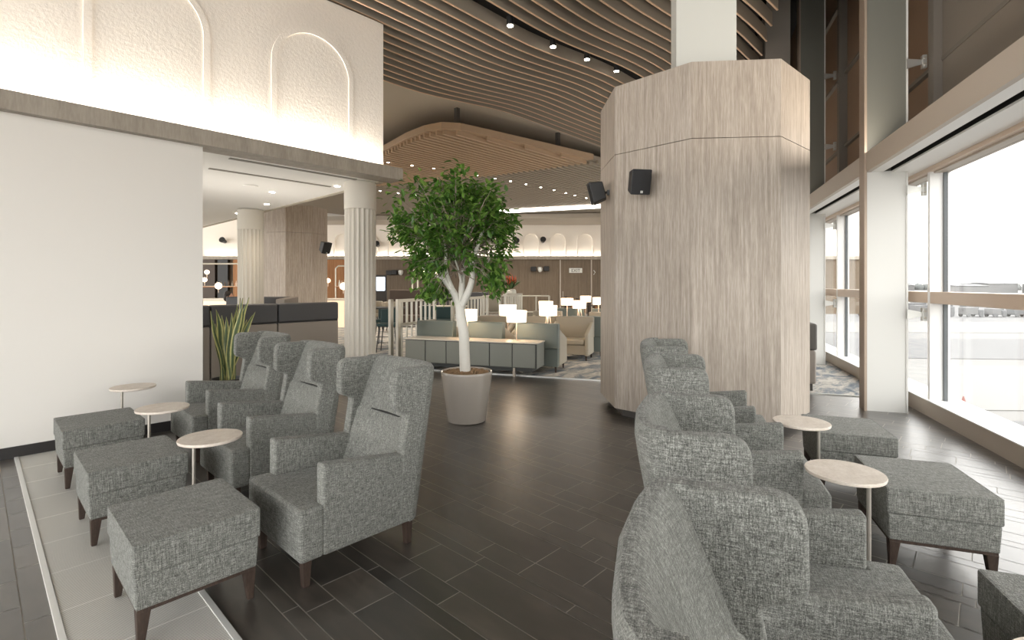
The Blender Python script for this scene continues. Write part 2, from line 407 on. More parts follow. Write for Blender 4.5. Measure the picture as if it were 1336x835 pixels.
# ---- bulkhead: ledge, upper rough wall, low ceiling
LX = 4.47
bm = B(); box(bm, -5, LX, 6.46, 6.62, 3.19, 3.37); box(bm, -5, LX, 6.62, 6.80, 3.19, 3.25)
struct(link('trim_2', bm, 'ledge'))
bm = B()
UY = 6.75
box(bm, -5, 4.31, UY, 16, 3.25, 5.60)
up = struct(link('wall_left', bm, 'rough_plaster'))
def arch_band(bm, xc, zs, zb, r, wd, y0, y1, n=28):
    """raised arch moulding: two legs and a half ring"""
    out = [(xc+r, zb)] + [(xc + r*math.cos(PI*i/n), zs + r*math.sin(PI*i/n)) for i in range(n+1)] + [(xc-r, zb)]
    q = r-wd
    inn = [(xc+q, zb)] + [(xc + q*math.cos(PI*i/n), zs + q*math.sin(PI*i/n)) for i in range(n+1)] + [(xc-q, zb)]
    A = [[bm.verts.new((p[0], y, p[1])) for p in L] for y in (y0, y1) for L in (out, inn)]
    for i in range(len(out)-1):
        o0, i0, o1, i1 = A
        bm.faces.new((o0[i], o0[i+1], i0[i+1], i0[i])); bm.faces.new((o0[i], o1[i], o1[i+1], o0[i+1])); bm.faces.new((i0[i], i0[i+1], i1[i+1], i1[i]))
for k in range(4):
    bm = B(); arch_band(bm, 3.22-1.865*k, 4.53, 3.26, .58, .07, UY-.018, UY)
    a = link('arch_moulding', bm, 'rough_plaster', up, smooth=True)
bm = B(); box(bm, -5, 4.27, 6.62+.0, 16, 3.192, 3.245)
struct(link('ceiling', bm, 'ceil_white'))
# shadow-gap edge beam of the low ceiling
bm = B(); box(bm, 4.27, 4.35, 6.81, 16, 3.18, 3.32)
struct(link('trim_3', bm, 'bulkhead'))
for (vx, vy, L) in ((2.2, 7.72, 1.75), (2.2, 6.92, 1.75)):
    bm = B(); box(bm, vx, vx+L, vy-.03, vy+.03, 3.182, 3.192)
    o = link('air_vent', bm, 'vent_grey'); tag(o, 'long slot air vent in the white low ceiling, ' + ('nearer the ledge' if vy < 7 else 'farther from the ledge'), 'vent')
def downlight(loc, label, group=None, r=.045):
    t = thing('ceiling_light', label, 'light', loc, 0, group)
    bm = B(); lathe(bm, [(r*1.25, -.006), (r*1.25, 0.0)], 16); link('trim_ring', bm, 'frame_white', t)
    bm = B(); lathe(bm, [(r, -.010), (r, -.004)], 16); link('lens', bm, 'bulb', t)
    return t
for i, (px_, py_) in enumerate(((3.5, 8.9), (3.95, 10.3), (4.0, 7.6), (4.0, 12.05))):
    downlight((px_, py_, 3.192), 'small round downlight in the white low ceiling behind the ledge', 'downlights in the low ceiling')
bm = B(); lathe(bm, [(.11, -.012), (.11, 0)], 20); o = link('ceiling_speaker', bm, 'ceil_white', loc=(3.05, 8.6, 3.192)); tag(o, 'flat round white speaker grille in the low ceiling', 'speaker')

# ---- high slatted ceiling
def cz(x):                      # height of the baffles along X
    if x < 6: return 5.67 + .012*math.sin((x-1)*.9)
    u = min(1., (x-6)/3.4); return 5.67 + .012*math.sin(5*.9) + .25*(u*u*(3-2*u))
def slat(bm, y, x0, x1, h, th=.03, zo=0.):
    n = 34; prev = None
    for i in range(n+1):
        x = x0 + (x1-x0)*i/n; z = cz(x)+zo; yy = y
        cur = [bm.verts.new((x, yy-th/2, z)), bm.verts.new((x, yy+th/2, z)), bm.verts.new((x, yy+th/2, z+h)), bm.verts.new((x, yy-th/2, z+h))]
        if prev:
            for k in range(4): bm.faces.new((prev[k], prev[(k+1) % 4], cur[(k+1) % 4], cur[k]))
        prev = cur
bm = B(); be = B()
y = 1.185
while y < 8.9:
    if not (5.3 < y < 5.5):
        xe = W(3.4, 1.45).x + (1.6-y)*.0
        # the slats stop at a line parallel to the window wall
        # t = 1.45 : W0 + WC s + WN 1.45
        s = (y - W0.y - WN.y*1.45)/WC.y; xe = (W0 + WC*s + WN*1.45).x
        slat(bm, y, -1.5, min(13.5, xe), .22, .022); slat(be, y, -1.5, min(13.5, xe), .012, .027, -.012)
    y += .235
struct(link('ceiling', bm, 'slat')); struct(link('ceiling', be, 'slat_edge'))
# black plenum above the baffles
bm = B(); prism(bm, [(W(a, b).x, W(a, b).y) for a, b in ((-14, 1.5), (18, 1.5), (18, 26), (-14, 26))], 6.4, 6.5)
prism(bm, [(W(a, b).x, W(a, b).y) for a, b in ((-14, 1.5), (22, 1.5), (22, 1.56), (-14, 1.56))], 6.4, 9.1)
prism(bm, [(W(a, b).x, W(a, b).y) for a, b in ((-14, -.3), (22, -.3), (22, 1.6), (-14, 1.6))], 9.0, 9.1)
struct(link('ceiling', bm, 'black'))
# spot track in the dark slot
for i, (lx, ly) in enumerate(((5.78, 5.46), (6.86, 5.46), (7.86, 5.45), (8.88, 5.44))):
    z = cz(lx)+.02
    t = thing('track_spotlight', 'bright round spotlight in the dark slot between ceiling slats, ' + ('nearest the left arch wall', 'second from the left arch wall', 'third from the left arch wall', 'nearest the big octagonal pillar')[i], 'light', (lx, ly, z), 0, None)
    bm = B(); lathe(bm, [(.05, 0), (.055, .02), (.055, .14), (.02, .16)], 16); link('housing', bm, 'speaker', t, smooth=True)
    bm = B(); lathe(bm, [(.047, -.006), (.047, .002)], 16); link('lens', bm, 'bulb', t)
# smooth ceiling beyond
bm = B(); box(bm, -5, 30, 8.7, 40, 5.86, 6.3)
struct(link('ceiling', bm, 'bulkhead'))

# ---- suspended canopy with fine slats
can = [(8.0, 14.6), (7.75, 12.1), (7.50, 10.7), (7.46, 9.9), (7.58, 9.4), (7.95, 9.12), (8.8, 8.98), (10.3, 8.75), (12.5, 8.43), (11.7, 12.0), (10.1, 16.2), (8.1, 16.2)]
bm = B()
prism(bm, can, 5.30, 5.46)
cano = thing('ceiling_canopy', 'large curved slatted canopy hanging under the high ceiling behind the tree', 'ceiling canopy', (0, 0, 0))
link('canopy_frame', bm, 'canopy', cano)
def inside(p, poly):
    c = False; n = len(poly)
    for i in range(n):
        (x1, y1), (x2, y2) = poly[i], poly[(i+1) % n]
        if (y1 > p[1]) != (y2 > p[1]) and p[0] < (x2-x1)*(p[1]-y1)/(y2-y1)+x1: c = not c
    return c
bm = B(); y = 8.1
while y < 16.2:
    run = None; x = 7.3
    while x < 26.2:
        ok = inside((x, y), can) and inside((x-.05, y-.05), can)
        if ok and run is None: run = x
        if (not ok) and run is not None:
            if x-run > .3: box(bm, run, x-.02, y-.03, y+.03, 5.19, 5.30)
            run = None
        x += .02
    y += .19
link('slats', bm, 'canopy', cano)
for (hx, hy) in ((7.98, 9.3), (11.2, 8.75)):
    bm = B(); box(bm, hx-.05, hx+.05, hy-.05, hy+.05, 5.46, 5.86); link('hanger', bm, 'plinth', cano)
# second, farther slatted field and light slot
fld = [(12.52, 8.43), (26, 6.5), (26, 24), (6, 24), (6, 16.25), (10.12, 16.25), (11.74, 12.0)]
bm = B(); prism(bm, fld, 5.30, 5.42)
y = 6.7
while y < 24:
    run = None; x = 6.
    while x < 26.2:
        ok = inside((x, y), fld)
        if ok and run is None: run = x
        if (not ok) and run is not None:
            if x-run > .3: box(bm, run, x-.04, y-.03, y+.03, 5.20, 5.30)
            run = None
        x += .04
    y += .19
struct(link('ceiling', bm, 'slat'))  # plain grey colour here stands in for the unlit far side
bm = B()
p = [V(-.6, 24.1), V(6.2, 21.6), V(6.4, 22.3), V(-.6, 24.8)]
prism(bm, [(q.x, q.y) for q in p], 5.12, 5.18)
tag(link('light_slot', bm, 'led'), 'long white light slot across the far ceiling between tree crown and pillar', 'light')
row1 = [(7.88, 12.10), (8.55, 11.91), (9.21, 11.76), (9.96, 11.62), (10.70, 11.53), (11.41, 11.44), (12.05, 11.36), (12.77, 11.33), (13.52, 11.31), (14.23, 11.28), (15.0, 11.34), (15.62, 11.38), (16.41, 11.40), (17.36, 11.58)]
for x, y in row1:
    downlight((x*1.053, y*1.053, 5.187), 'tiny downlight in the long diagonal row across the slatted canopy', 'downlights along the canopy', .035)
for x, y in ((10.65, 16.9), (11.4, 16.8), (12.1, 16.62), (12.8, 16.55)):
    downlight((x*.997, y*.997, 5.195), 'tiny downlight in the short row left of the tree crown, far ceiling', 'downlights in the far ceiling', .04)

# ---- far end wall
FD = 28.0
bm = B(); p = [V(-14, 26.6), V(14, 24.2), V(14, FD+.3), V(-14, FD+.3)]; prism(bm, [(q.x, q.y) for q in p], 4.95, 5.17)
struct(link('ceiling', bm, 'slat'))
fm = Matrix(((RT.x, FW.x, 0, 0), (RT.y, FW.y, 0, 0), (0, 0, 1, 0), (0, 0, 0, 1)))   # local x=right, y=away
def far_link(name, bm, mat, **k):
    bmesh.ops.transform(bm, matrix=fm, verts=bm.verts); return link(name, bm, mat, **k)
bm = B(); box(bm, -20, 20, FD, FD+.2, 0, 3.1); struct(far_link('wall_back', bm, 'timber_brown'))
bm = B(); box(bm, -20, 20, FD+.15, FD+.35, 3.1, 5.9); upb = struct(far_link('wall_back', bm, 'rough_plaster'))
bm = B(); box(bm, -20, 20, FD-.12, FD+.02, 3.02, 3.2); struct(far_link('trim_4', bm, 'ledge'))
for k in range(16):
    xc = 4.07 + 1.5*(k-12)
    bm = B(); arch_band(bm, xc, 4.05, 3.2, .46, .06, FD+.02, FD+.15, 16); far_link('arch_moulding', bm, 'rough_plaster', parent=upb, smooth=True)
# door leaves in the panelling at right, under the exit sign
bm = B(); box(bm, 2.68, 4.38, FD-.03, FD, 0, 2.98); dr = struct(far_link('door_1', bm, 'timber_brown'))
bm = B()
for xx in (2.64, 4.36): box(bm, xx, xx+.06, FD-.06, FD, 0, 3.0)
far_link('door_frame', bm, 'greige_metal', parent=dr)
bm = B(); box(bm, 2.8, 2.83, FD-.07, FD-.03, .95, 1.25); far_link('door_handle', bm, 'chrome', parent=dr)
def at(x, y, d): # a pixel of the 1336-wide frame at distance d
    r = (x-668)/660*d; return V(r, d, H-(y-372)*d/660)

# ---- octagonal timber pillars
def pillar(poly, z0, z1, seam, name, label, plinth_in=.09):
    t = thing(name, label, 'pillar', (0, 0, 0))
    g = .0035
    bm = B(); prism(bm, poly, z0, seam-g); link('lower_cladding', bm, 'timber', t)
    bm = B(); prism(bm, poly, seam+g, z1); link('upper_cladding', bm, 'timber', t)
    cx = sum(p[0] for p in poly)/len(poly); cy = sum(p[1] for p in poly)/len(poly)
    inn = [(cx+(p[0]-cx)*(1-plinth_in), cy+(p[1]-cy)*(1-plinth_in)) for p in poly]
    bm = B(); prism(bm, inn, 0, z1-.05); link('plinth', bm, 'plinth', t)
    return t
P1 = [(6.0, 3.93), (5.365, 3.31), (5.33, 2.33), (5.91, 1.60), (6.76, 1.52), (7.5, 2.15), (7.55, 3.15), (6.95, 3.9)]
pillar(P1, .1, 4.02, 3.19, 'octagonal_pillar', 'massive octagonal grey oak pillar right of the tree carrying two black speakers')
# white boxed column rising from it
c1 = Vector((5.45, 2.56, 0)); c2 = Vector((5.79, 2.02, 0))
bm = B()
a = (c2-c1).normalized(); b = Vector((-a.y, a.x, 0))
if b.dot(FW) < 0: b = -b
q = [c1, c2, c2+b*.5, c1+b*.5]
prism(bm, [(v.x, v.y) for v in q], 3.9, 6.35)
tag(link('boxed_column', bm, 'box_grey'), 'plain white square column rising out of the top of the big pillar to the ceiling', 'column')
# second pillar behind the low ceiling
def octa(c, r, a0=0): return [(c[0]+r*math.cos(R(a0+45*i)), c[1]+r*math.sin(R(a0+45*i))) for i in range(8)]
c = V(-6.92, 16.1)
pillar(octa((c.x, c.y), 1.0, 7), .1, 4.02, 3.19, 'octagonal_pillar', 'distant octagonal grey oak pillar standing between the two fluted columns')

# ---- fluted columns
def fluted(c, r, z1, label):
    t = thing('fluted_column', label, 'column', (c[0], c[1], 0))
    nf = 20; bm = B(); ring = []
    for i in range(nf):
        for k in range(6):
            a = 2*PI*(i + k/6)/nf; dip = 0 if k == 0 else .020*math.sin(PI*(k/6))
            ring.append((a, r - dip))
    pts = [(rr_*math.cos(a), rr_*math.sin(a)) for a, rr_ in ring]
    prism(bm, pts, 0, z1-.42)
    o = link('shaft', bm, 'column', t)
    bm = B(); lathe(bm, [(r+.004, z1-.42), (r+.004, z1-.001)], 48); link('capital', bm, 'column', t, smooth=True)
    bm = B(); lathe(bm, [(r+.02, 0), (r+.02, .08)], 48); link('base', bm, 'column', t, smooth=True)
fluted((4.14, 7.13), .237, 3.19, 'cream fluted round column under the end of the ledge, left of the tree')
fluted((4.02, 11.33), .25, 3.18, 'cream fluted round column farther back, left of the distant oak pillar')

# ================================================================== WINDOW WALL
def wbox(bm, s0, s1, t0, t1, z0, z1):
    vs = box(bm, s0, s1, t0, t1, z0, z1)
    for v in vs: v.co = W(v.co.x, v.co.y, v.co.z)
SA, SB = -14.0, 22.0
bm = B(); wbox(bm, SA, SB, -.35, 0, 0, .2); struct(link('trim_5', bm, 'greige_metal'))
bm = B(); wbox(bm, SA, SB, -.35, .03, .2, .212); struct(link('trim_6', bm, 'frame_white'))
for k, sm in enumerate((-10.4, -6.4, -2.4, 1.6, 5.6, 9.6, 13.6, 17.6)):
    w_o = bpy.data.objects.new
    bm = B(); wbox(bm, sm-.03, sm+.03, -.20, .0, .212, 2.98)
    win = struct(link('window_%d' % (k+1), bm, 'frame_white'))
    bm = B(); wbox(bm, sm-.055, sm-.03, -.17, -.13, .212, 2.98); wbox(bm, sm+.03, sm+.055, -.17, -.13, .212, 2.98); link('gasket', bm, 'gasket', win)
    bm = B(); wbox(bm, sm+.03, sm+3.97, -.155, -.145, .212, 1.38); link('glass', bm, 'glass', win)
    bm = B(); wbox(bm, sm+.03, sm+3.97, -.155, -.145, 1.52, 2.95); link('glass', bm, 'glass', win)
    bm = B(); wbox(bm, sm+.03, sm+3.97, -.19, .0, 1.38, 1.52); link('transom', bm, 'bronze_metal', win, bevel=.006)
    bm = B(); wbox(bm, sm+.03, sm+3.97, -.2, -.04, 2.95, 3.02); link('window_head', bm, 'greige_metal', win)
    # steel column with flange edges
    sc = sm+.12
    t = thing('steel_column', ('flat white steel column beside the window, right of the big pillar' if k == 3 else 'flat white steel column by the windows, ' + ('first' if k == 4 else 'second' if k == 5 else 'farther') + ' beyond the carpet edge'), 'column', (0, 0, 0))
    if k < 3 : t['label'] = 'flat white steel column by the window behind the viewer'
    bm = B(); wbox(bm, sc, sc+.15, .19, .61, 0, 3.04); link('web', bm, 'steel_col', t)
    bm = B(); wbox(bm, sc, sc+.15, .19, .61, 3.04, 8.98); link('upper_web', bm, 'steel_grey', t)  # upper web in a darker grey-green than the lower web
    bm = B(); wbox(bm, sc-.025, sc+.175, .61, .64, 0, 8.98); link('flange', bm, 'tan_edge', t)
    bm = B(); wbox(bm, sc-.012, sc+.162, .17, .19, 0, 8.98); link('inner_flange', bm, 'steel_col', t)
    # glazing brackets between column and mullion
    for zz in (1.24, 2.78, 4.35, 5.75):
        t2 = thing('glazing_bracket', 'bolted metal glazing bracket between steel column and window mullion', 'bracket', W(sc-.03, .09, zz), WA, 'glazing brackets on the facade')
        bm = B(); hexa(bm, [(-.012, -.09, -.02), (.012, -.09, -.02), (.012, .10, -.06), (-.012, .10, -.06), (-.012, -.09, .02), (.012, -.09, .02), (.012, .10, .06), (-.012, .10, .06)]); link('arm', bm, 'alu', t2)
        bm = B(); box(bm, -.03, .03, -.10, -.05, -.08, .08); link('clamp', bm, 'alu', t2, bevel=.005)
        bm = B(); tube(bm, [(-.045, -.075, .04), (.045, -.075, .04)], .014, 8); tube(bm, [(-.045, -.075, -.04), (.045, -.075, -.04)], .014, 8); link('bolt', bm, 'chrome', t2, smooth=True)
    if k in (0, 1): continue
# fascia beam between the columns, soffit with blind slot
bm = B(); wbox(bm, SA, SB, .56, .615, 3.04, 3.29); wbox(bm, SA, SB, .20, .56, 3.24, 3.29)
struct(link('trim_7', bm, 'greige_metal'))
bm = B(); wbox(bm, SA, SB, .42, .56, 3.04, 3.06); wbox(bm, SA, SB, -.2, .34, 3.02, 3.05)
struct(link('ceiling', bm, 'frame_white'))
bm = B(); wbox(bm, SA, SB, .34, .42, 3.09, 3.11); wbox(bm, SA, SB, .34, .345, 3.04, 3.1); wbox(bm, SA, SB, .415, .42, 3.04, 3.1)
tag(link('blind_slot', bm, 'black'), 'long black blind slot in the white soffit above the windows', 'blind slot')
bm = B(); wbox(bm, SA, SB, -.06, .02, 2.97, 3.02); struct(link('trim_8', bm, 'bronze_metal'))
# clerestory above: closed panels, mullions, rails
bm = B(); wbox(bm, SA, SB, -.22, -.16, 3.02, 9.0); struct(link('wall_right', bm, 'panel_brown'))
bm = B()
for k in range(9):
    sm = -10.4+4*k
    wbox(bm, sm-.07, sm+.07, -.16, -.02, 3.05, 9.0)
for zz in (4.28, 5.7, 7.2): wbox(bm, SA, SB, -.16, -.10, zz, zz+.05)
wbox(bm, SA, SB, -.16, -.03, 3.05, 3.42)
struct(link('trim_9', bm, 'panel_grey'))
bm = B(); wbox(bm, SA, 1.53, -.155, -.11, 3.42, 9.0); struct(link('wall_right', bm, 'panel_taupe'))
# dark vertical baffles above the far side of the pillar
bm = B(); wbox(bm, 4.2, 4.26, 1.05, 1.45, 4.1, 8.98); wbox(bm, 8.2, 8.26, .9, 1.45, 4.1, 8.98)
struct(link('wall_right', bm, 'panel_grey'))

# ================================================================== OUTSIDE
def gpoly(name, pts, z, mat):
    bm = B(); prism(bm, [(W(s, t).x, W(s, t).y) for s, t in pts], z-.05, z); return link(name, bm, mat)
GZ = -5.5
o = gpoly('apron', [(-400, -1), (3000, -1), (3000, -3000), (-400, -3000)], GZ, 'ground'); struct(o); o.name = 'floor'
def vstrip(name, pts, z, mat):
    bm = B(); prism(bm, [(V(x, d).x, V(x, d).y) for x, d in pts], GZ+z-.04, GZ+z); return link(name, bm, mat)
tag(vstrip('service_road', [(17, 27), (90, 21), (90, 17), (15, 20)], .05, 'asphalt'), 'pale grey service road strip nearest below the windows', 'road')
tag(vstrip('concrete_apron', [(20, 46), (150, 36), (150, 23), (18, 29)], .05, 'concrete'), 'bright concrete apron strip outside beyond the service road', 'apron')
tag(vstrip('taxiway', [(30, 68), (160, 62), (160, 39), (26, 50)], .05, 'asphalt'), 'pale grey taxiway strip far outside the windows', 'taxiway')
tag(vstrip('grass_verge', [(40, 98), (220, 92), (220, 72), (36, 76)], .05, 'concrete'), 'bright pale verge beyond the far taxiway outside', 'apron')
rr = random.Random(5)
for i in range(28):
    row = i//7; d = 112+row*24+rr.random()*6; x = d*(.70+.05*(i % 7))+rr.random()*.6; L = 2.6+rr.random()*1.2; hh = 1.9+rr.random()*1.3
    th = thing('service_vehicle', 'pale service vehicle parked far out on the hazy apron', 'vehicle', V(x, d, GZ), YAW-PI/2, 'service vehicles on the apron')
    bm = B(); box(bm, -L/2, L/2-.7, -1.0, 1.0, .5, hh); link('body', bm, rr.choice(('hangar', 'hangar_dark', 'concrete')), th, bevel=.12)
    bm = B(); box(bm, L/2-.7, L/2+.6, -1.0, 1.0, .5, hh*.8); link('cab', bm, 'hangar_dark', th, bevel=.2)
    bm = B()
    for wx in (-L/2+.6, L/2-.1):
        for wy in (-1.0, 1.0): tube(bm, [(wx, wy-.12, .45), (wx, wy+.12, .45)], .45, 12)
    link('wheels', bm, 'hangar_dark', th)
for i in range(9):
    d = 430+rr.random()*80; x = 430*(.52+.075*i); L = 22+rr.random()*7; hh = 5+rr.random()*4
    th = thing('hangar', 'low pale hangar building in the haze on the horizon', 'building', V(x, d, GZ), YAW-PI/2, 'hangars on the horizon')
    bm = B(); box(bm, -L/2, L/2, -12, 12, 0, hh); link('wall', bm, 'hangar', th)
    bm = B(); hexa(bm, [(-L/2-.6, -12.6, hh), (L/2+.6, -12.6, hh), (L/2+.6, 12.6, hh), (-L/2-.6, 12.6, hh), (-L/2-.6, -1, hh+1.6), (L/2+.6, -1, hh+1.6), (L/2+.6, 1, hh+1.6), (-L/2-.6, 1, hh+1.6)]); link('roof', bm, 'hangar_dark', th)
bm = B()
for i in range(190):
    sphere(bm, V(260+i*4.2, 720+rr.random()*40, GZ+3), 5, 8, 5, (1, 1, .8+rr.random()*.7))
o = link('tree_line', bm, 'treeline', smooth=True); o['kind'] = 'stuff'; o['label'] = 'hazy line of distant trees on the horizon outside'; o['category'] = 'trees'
bm = B(); lathe(bm, [(.22, 0), (.22, .04), (.14, .05), (.03, .5)], 12)
tag(link('marker_cone', bm, 'cone', loc=V(26.6, 29.8, GZ+.051)), 'small red marker cone on the apron below the window', 'traffic cone')

# ================================================================== WING CHAIRS
CH, CW = 1.095, .72
def rounded_poly(pts, rads, n=5):
    out = []
    N = len(pts)
    for i in range(N):
        p = Vector(pts[i]); a = Vector(pts[i-1]); b = Vector(pts[(i+1) % N]); r = rads[i]
        if r <= 0: out.append(tuple(p)); continue
        d1 = (a-p).normalized(); d2 = (b-p).normalized(); ang = d1.angle(d2); L = min(r/math.tan(ang/2), (a-p).length*.49, (b-p).length*.49)
        p1 = p+d1*L; p2 = p+d2*L
        for k in range(n+1):
            t = k/n; out.append(tuple((p1*(1-t)**2 + p*2*t*(1-t) + p2*t*t)))
    return out
def side_panel(bm, y0, y1, flare):
    pts = [(.60, .16), (.70, .155), (.845, 1.085), (.575, 1.095), (.57, .85), (.665, .815), (.625, .57)]
    rads = [0, 0, .0, .075, .055, .03, 0]
    P = rounded_poly(pts, rads)
    def yy(y, x, z): return y
    lo = [bm.verts.new((x, y0, z)) for x, z in P]; hi = [bm.verts.new((x, y1, z)) for x, z in P]
    bm.faces.new(lo); bm.faces.new(hi[::-1]); n = len(P)
    for i in range(n): bm.faces.new((lo[i], hi[i], hi[(i+1) % n], lo[(i+1) % n]))
def make_chair(label, group):
    t = thing('wing_armchair', label, 'armchair', (0, 0, 0), 0, group)
    hw = CW/2
    bm = B()
    # seat: full-width nose in front of the arms + cushion between them
    pts = [(0, -hw), (.135, -hw), (.135, -hw+.085), (.66, -hw+.085), (.66, hw-.085), (.135, hw-.085), (.135, hw), (0, hw)]
    prism(bm, pts, .155, .43)
    for v in bm.verts:
        if v.co.z > .4 and v.co.x > .2: v.co.z -= .02
    link('seat', bm, 'fabric', t, bevel=.022, seg=3)
    for s in (-1, 1):
        y0, y1 = s*(hw-.085), s*hw
        bm = B()
        hexa(bm, [(.125, y0, .155), (.72, y0, .155), (.72, y1, .155), (.125, y1, .155), (.125, y0, .645), (.72, y0, .565), (.72, y1, .565), (.125, y1, .645)])
        link('armrest', bm, 'fabric', t, bevel=.018, seg=3)
        bm = B(); side_panel(bm, s*(hw-.07), s*(hw+.002), 0)
        link('wing', bm, 'fabric', t, bevel=.014, seg=3)
    # back shell: plan outline per level
    bm = B(); rings = []
    L = [.155, .3, .43, .55, .65, .745, .755, .85, .95, 1.03, 1.075, 1.095]
    for z in L:
        u = (z-.155)/(CH-.155); xo = .775+.155*u
        xi = .60 + max(0, (z-.40))*.37 + (.012 if z > .75 else 0)
        if z > 1.0: w_ = (z-1.0)/.095; xi += .016*w_*w_; xo -= .016*w_*w_
        ins = .008 if z > 1.09 else 0
        out = [(xo-.10, hw-ins), (xo-.065, hw-.006-ins), (xo-.03-ins, hw-.032-ins), (xo-.008-ins, hw-.08), (xo+.008-ins, hw-.17), (xo+.02-ins, 0)]
        out = out + [(x, -y) for x, y in out[-2::-1]]
        inn = [(xi-.03+ins, -(hw-.075)), (xi+ins, -(hw-.2)), (xi+.012+ins, 0), (xi+ins, hw-.2), (xi-.03+ins, hw-.075)]
        full = out + [(xo-.10, -(hw-.072))] + inn + [(xo-.10, hw-.072)]
        rings.append([bm.verts.new((x, y, z)) for x, y in full])
    n = len(rings[0])
    for a, b in zip(rings, rings[1:]):
        for i in range(n): bm.faces.new((a[i], a[(i+1) % n], b[(i+1) % n], b[i]))
    bm.faces.new(rings[0][::-1]); bm.faces.new(rings[-1])
    bmesh.ops.recalc_face_normals(bm, faces=bm.faces); bmesh.ops.triangulate(bm, faces=[f for f in bm.faces if len(f.verts) > 4], ngon_method='EAR_CLIP')
    bk = link('backrest', bm, 'fabric', t, smooth=True)
    # pleat across the backrest
    bm = B(); box(bm, .732, .762, -.17, .17, .747, .753); link('back_seam', bm, 'speaker', bk)
    for x, y in ((.06, hw-.07), (.06, -hw+.07), (.70, hw-.06), (.70, -hw+.06)):
        bm = B(); hexa(bm, [(x-.018, y-.018, 0), (x+.018, y-.018, 0), (x+.018, y+.018, 0), (x-.018, y+.018, 0), (x-.026, y-.026, .16), (x+.026, y-.026, .16), (x+.026, y+.026, .16), (x-.026, y+.026, .16)])
        link('leg', bm, 'leg', t, bevel=.003, seg=1)
    return t
def make_stool(label, group):
    t = thing('footstool', label, 'footstool', (0, 0, 0), 0, group)
    a, b = .265, .30
    bm = B(); box(bm, -a, a, -b, b, .315, .46)
    for v in bm.verts:
        if v.co.z > .4: pass
    c = link('cushion', bm, 'fabric', t, bevel=.012, seg=2)
    bm = B()
    for s in (-1, 1):
        tube(bm, [(s*(a-.004), -b+.012, .455), (s*(a-.004), b-.012, .455)], .0042, 6)
        tube(bm, [(-a+.012, s*(b-.004), .455), (a-.012, s*(b-.004), .455)], .0042, 6)
    link('piping', bm, 'fabric', c, smooth=True)
    bm = B(); hexa(bm, [(-a+.014, -b+.014, .165), (a-.014, -b+.014, .165), (a-.014, b-.014, .165), (-a+.014, b-.014, .165), (-a+.007, -b+.007, .316), (a-.007, -b+.007, .316), (a-.007, b-.007, .316), (-a+.007, b-.007, .316)])
    link('box', bm, 'fabric', t, bevel=.01, seg=2)
    bm = B(); box(bm, -a+.02, a-.02, -b+.02, b-.02, .150, .168); link('base_rail', bm, 'leg', t)
    for sx in (-1, 1):
        for sy in (-1, 1):
            x, y = sx*(a-.045), sy*(b-.045)
            bm = B(); hexa(bm, [(x-.014+sx*.008, y-.014, 0), (x+.014+sx*.008, y-.014, 0), (x+.014+sx*.008, y+.014, 0), (x-.014+sx*.008, y+.014, 0), (x-.027, y-.027, .155), (x+.027, y-.027, .155), (x+.027, y+.027, .155), (x-.027, y+.027, .155)])
            link('leg', bm, 'leg', t, bevel=.003, seg=1)
    return t
def make_table(label, group):
    t = thing('side_table', label, 'side table', (0, 0, 0), 0, group)
    bm = B(); lathe(bm, [(.172, .583), (.185, .588), (.188, .600), (.186, .605)], 48); link('tabletop', bm, 'table_top', t, smooth=True)
    bm = B(); lathe(bm, [(.011, .008), (.011, .583)], 14, c=(.0, .11)); lathe(bm, [(.05, .575), (.05, .583)], 20, c=(0, .11)); link('stem', bm, 'chrome', t, smooth=True)
    bm = B(); lathe(bm, [(.13, 0), (.13, .006), (.125, .009)], 36, c=(0, .04)); link('base', bm, 'chrome', t, smooth=True)
    return t
GA = 'grey tweed wing armchairs'; GS = 'grey tweed footstools'; GT = 'small round side tables'
ch = make_chair('grey tweed wing armchair of the left row, nearest the viewer', GA); ch.location = (1.15, 2.93, 0)
dup(ch, (1.24, 4.23, 0), 0, 'grey tweed wing armchair, middle one of the left row of three')
dup(ch, (1.33, 5.50, 0), 0, 'grey tweed wing armchair of the left row, farthest back beside the snake plant')
RA = WA + PI/2       # local +x (rear) points into the room, away from the glass
for s, t_, lb in ((-4.80, 1.85, 'grey tweed wing armchair of the right row, nearest the viewer, cut off below'),
              (-3.68, 1.92, 'grey tweed wing armchair of the right row, second from the viewer'),
              (-2.25, 2.00, 'grey tweed wing armchair of the right row, third from the viewer'),
              (-1.15, 2.12, 'grey tweed wing armchair of the right row, farthest back, against the big pillar')):
    c_ = dup(ch, W(s, t_), RA, lb); c_.scale = (1.12, 1, 1)
st = make_stool('grey tweed footstool in front, lower left, nearest the viewer on the pale mat', GS); st.location = (.735, 2.98, .0115)
dup(st, (.735, 4.23, .0115), 0, 'grey tweed footstool in the middle of the three on the pale mat')
dup(st, (.735, 5.49, .0115), 0, 'grey tweed footstool on the pale mat, farthest back by the white wall')
for s, t_, lb in ((-3.62, 1.40, 'dark grey tweed footstool cut off by the right edge of the picture'),
                  (-2.18, 1.44, 'grey tweed footstool by the windows between the two right side tables and the right edge'),
                  (-1.08, 1.55, 'grey tweed footstool by the windows nearest the big pillar')):
    dup(st, W(s, t_), WA+PI/2, lb)
tb = make_table('small round pale side table between the nearest and middle left armchairs', GT); tb.location = (1.07, 3.72, 0)
AT = R(-50+90)
tb.rotation_euler = (0, 0, R(43))
dup(tb, (1.06, 4.90, 0), R(43), 'small round pale side table between the middle and farthest left armchairs')
dup(tb, (1.08, 6.12, 0), R(43), 'small round pale side table by the white wall beside the farthest left armchair')
